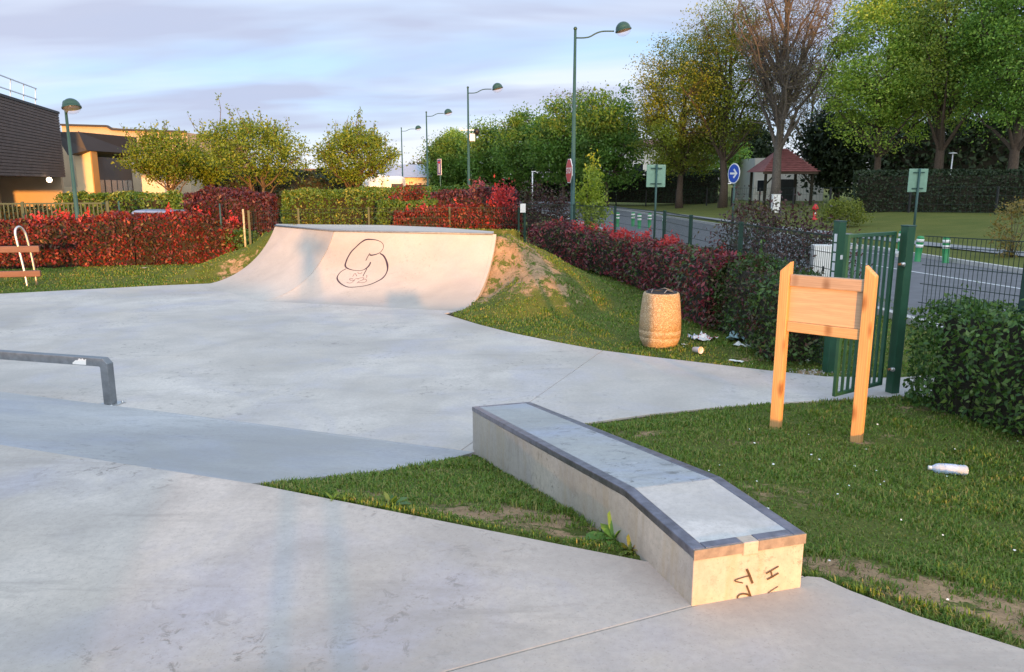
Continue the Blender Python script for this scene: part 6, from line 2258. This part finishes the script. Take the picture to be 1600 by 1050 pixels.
# perch bench, left
bz_ = float(terr(-10.95, 17.3))
bn = thing('perch_bench', 'tall perch bench with brown planks on bent steel hoops', 'bench', (-10.95, 17.25, bz_), R(12))
def hoop(x):
    pts = [(x, -.02, -.05), (x - .03, .0, .35), (x - .10, .02, .9), (x - .13, .03, 1.18), (x - .12, .07, 1.30), (x - .08, .16, 1.34), (x - .03, .24, 1.25), (x, .27, 1.1), (x + .05, .30, .6), (x + .08, .32, -.05)]
    return [tuple(q) for q in catmull(pts, 4)]
for x in (0.0, -1.9):
    MB().tube(hoop(x), 0.028, 10).build('hoop', M['galv'], bn)
MB().box((-.85, .02, 0.85), (2.35, .07, .15)).build('back_plank', M['bench_wood'], bn, .02, 3)
MB().box((-.85, .0, 0.30), (2.3, .09, .14)).build('seat_plank', M['bench_wood'], bn, .02, 3)

# ------------------------------------------------------------------ unseen evergreen screens added behind the camera to keep the right side in shade
def q_pt(q, y):
    return ((q - 0.25 * y) / 0.968, y)


a, b = q_pt(5.55, -8.0), q_pt(18.6, -8.0)
hedge('shade_screen', 'tall unseen evergreen screen added behind the viewer for shade', [(a[0], -8, 0, 5.0), (b[0], -8, 0, 5.0)], 5.0, 1.2, 9000, 0.3, M['cypress'], 501, 0, 0.15, 0.2, sx=0.9, sz=0.97, round_=0.05)
a, b = q_pt(13.0, -30.0), q_pt(28.5, -30.0)
hedge('shade_screen', 'higher unseen evergreen screen added for shade behind the first screen', [(a[0], -30, 0, 12.5), (b[0], -30, 0, 13.0)], 12.5, 3, 5000, 0.7, M['cypress'], 502, 0, 0.8, 0.4, sx=0.9, sz=0.97)
a, b = q_pt(28.0, -26.0), q_pt(31.6, -26.0)
hedge('shade_screen', 'middle height unseen evergreen screen added for shade between the two high ones', [(a[0], -26, 0, 10.5), (b[0], -26, 0, 11.0)], 10.5, 3, 2500, 0.7, M['cypress'], 504, 0, 0.8, 0.4, sx=0.9, sz=0.97)
a, b = q_pt(29.9, -33.0), q_pt(90, -33.0)
hedge('shade_screen', 'highest unseen evergreen screen added for shade far behind the viewer on the right', [(a[0], -33, 0, 17.0), (a[0] + 5, -33, 0, 17.5), (a[0] + 8, -33, 0, 18), (b[0], -33, 0, 18)], 17, 3, 8000, 0.9, M['cypress'], 503, 0, 1.5, 0.4, sx=0.9, sz=0.95)
# unseen low wall added behind the viewer so its shadow covers the rail
a, b = q_pt(-15.0, -5.0), q_pt(-0.9, -5.0)
lw_ = thing('shade_wall', 'unseen low concrete wall added for shade at the back of the raised platform', 'wall', (a[0], -5.0, PLAT_Z))
MB().box(((b[0] - a[0]) / 2, 0, 0.33), (b[0] - a[0], 0.25, 0.66)).build('panel', M['ledge'], lw_, 0.01)
MB().box(((b[0] - a[0]) / 2, 0, 0.69), (b[0] - a[0] + .04, 0.31, 0.06)).build('coping', M['slab'], lw_, 0.01)


# ------------------------------------------------------------------ the person taking the picture (throws the long shadow on the ramp)
def person(name, label, loc, rz, joints, edges, radii, mat):
    t = thing(name, label, 'person', loc, rz)
    me = bpy.data.meshes.new('body')
    me.from_pydata(joints, edges, [])
    o = link(bpy.data.objects.new('body', me), t)
    sk = o.modifiers.new('skin', 'SKIN')
    sk.use_smooth_shade = True
    for v_, r_ in zip(me.skin_vertices[0].data, radii):
        v_.radius = r_ if isinstance(r_, tuple) else (r_, r_)
    me.skin_vertices[0].data[0].use_root = True
    sub = o.modifiers.new('subdivision', 'SUBSURF')
    sub.levels = sub.render_levels = 1
    me.materials.append(mat)
    return t, o


J = [(0, 0, .92), (0, 0, 1.12), (0, .01, 1.36), (0, .0, 1.47), (0, .02, 1.56), (0, .03, 1.70),
     (-.10, 0, .86), (-.11, .02, .48), (-.12, -.03, .09), (-.13, .12, .04),
     (.10, 0, .86), (.11, .03, .48), (.13, -.02, .09), (.15, .13, .04),
     (-.19, .0, 1.40), (-.33, .08, 1.22), (-.16, .30, 1.50), (-.10, .34, 1.57),
     (.19, .0, 1.40), (.33, .08, 1.22), (.16, .30, 1.50), (.10, .34, 1.57)]
ED = [(0, 1), (1, 2), (2, 3), (3, 4), (4, 5), (0, 6), (6, 7), (7, 8), (8, 9), (0, 10), (10, 11), (11, 12), (12, 13), (2, 14), (14, 15), (15, 16), (16, 17), (2, 18), (18, 19), (19, 20), (20, 21)]
RD = [(.16, .11), (.14, .10), (.15, .10), .06, .075, .085, .095, .065, .045, .04, .095, .065, .045, .04, .07, .05, .036, .03, .07, .05, .036, .03]
pn_, body_ = person('person', 'person in dark clothes standing with both arms raised to hold a phone', (0.03, -0.44, PLAT_Z), 0.0, J, ED, RD, m_plain('dark_clothes', (0.05, 0.055, 0.07), 0.85, 0, 0.15, 12))
ph = MB().box((0.0, -0.045, 1.655), (0.155, 0.009, 0.075)).build('phone', M['black'])
ph.location = pn_.location
tag(ph, 'black phone held up in both hands', 'phone')
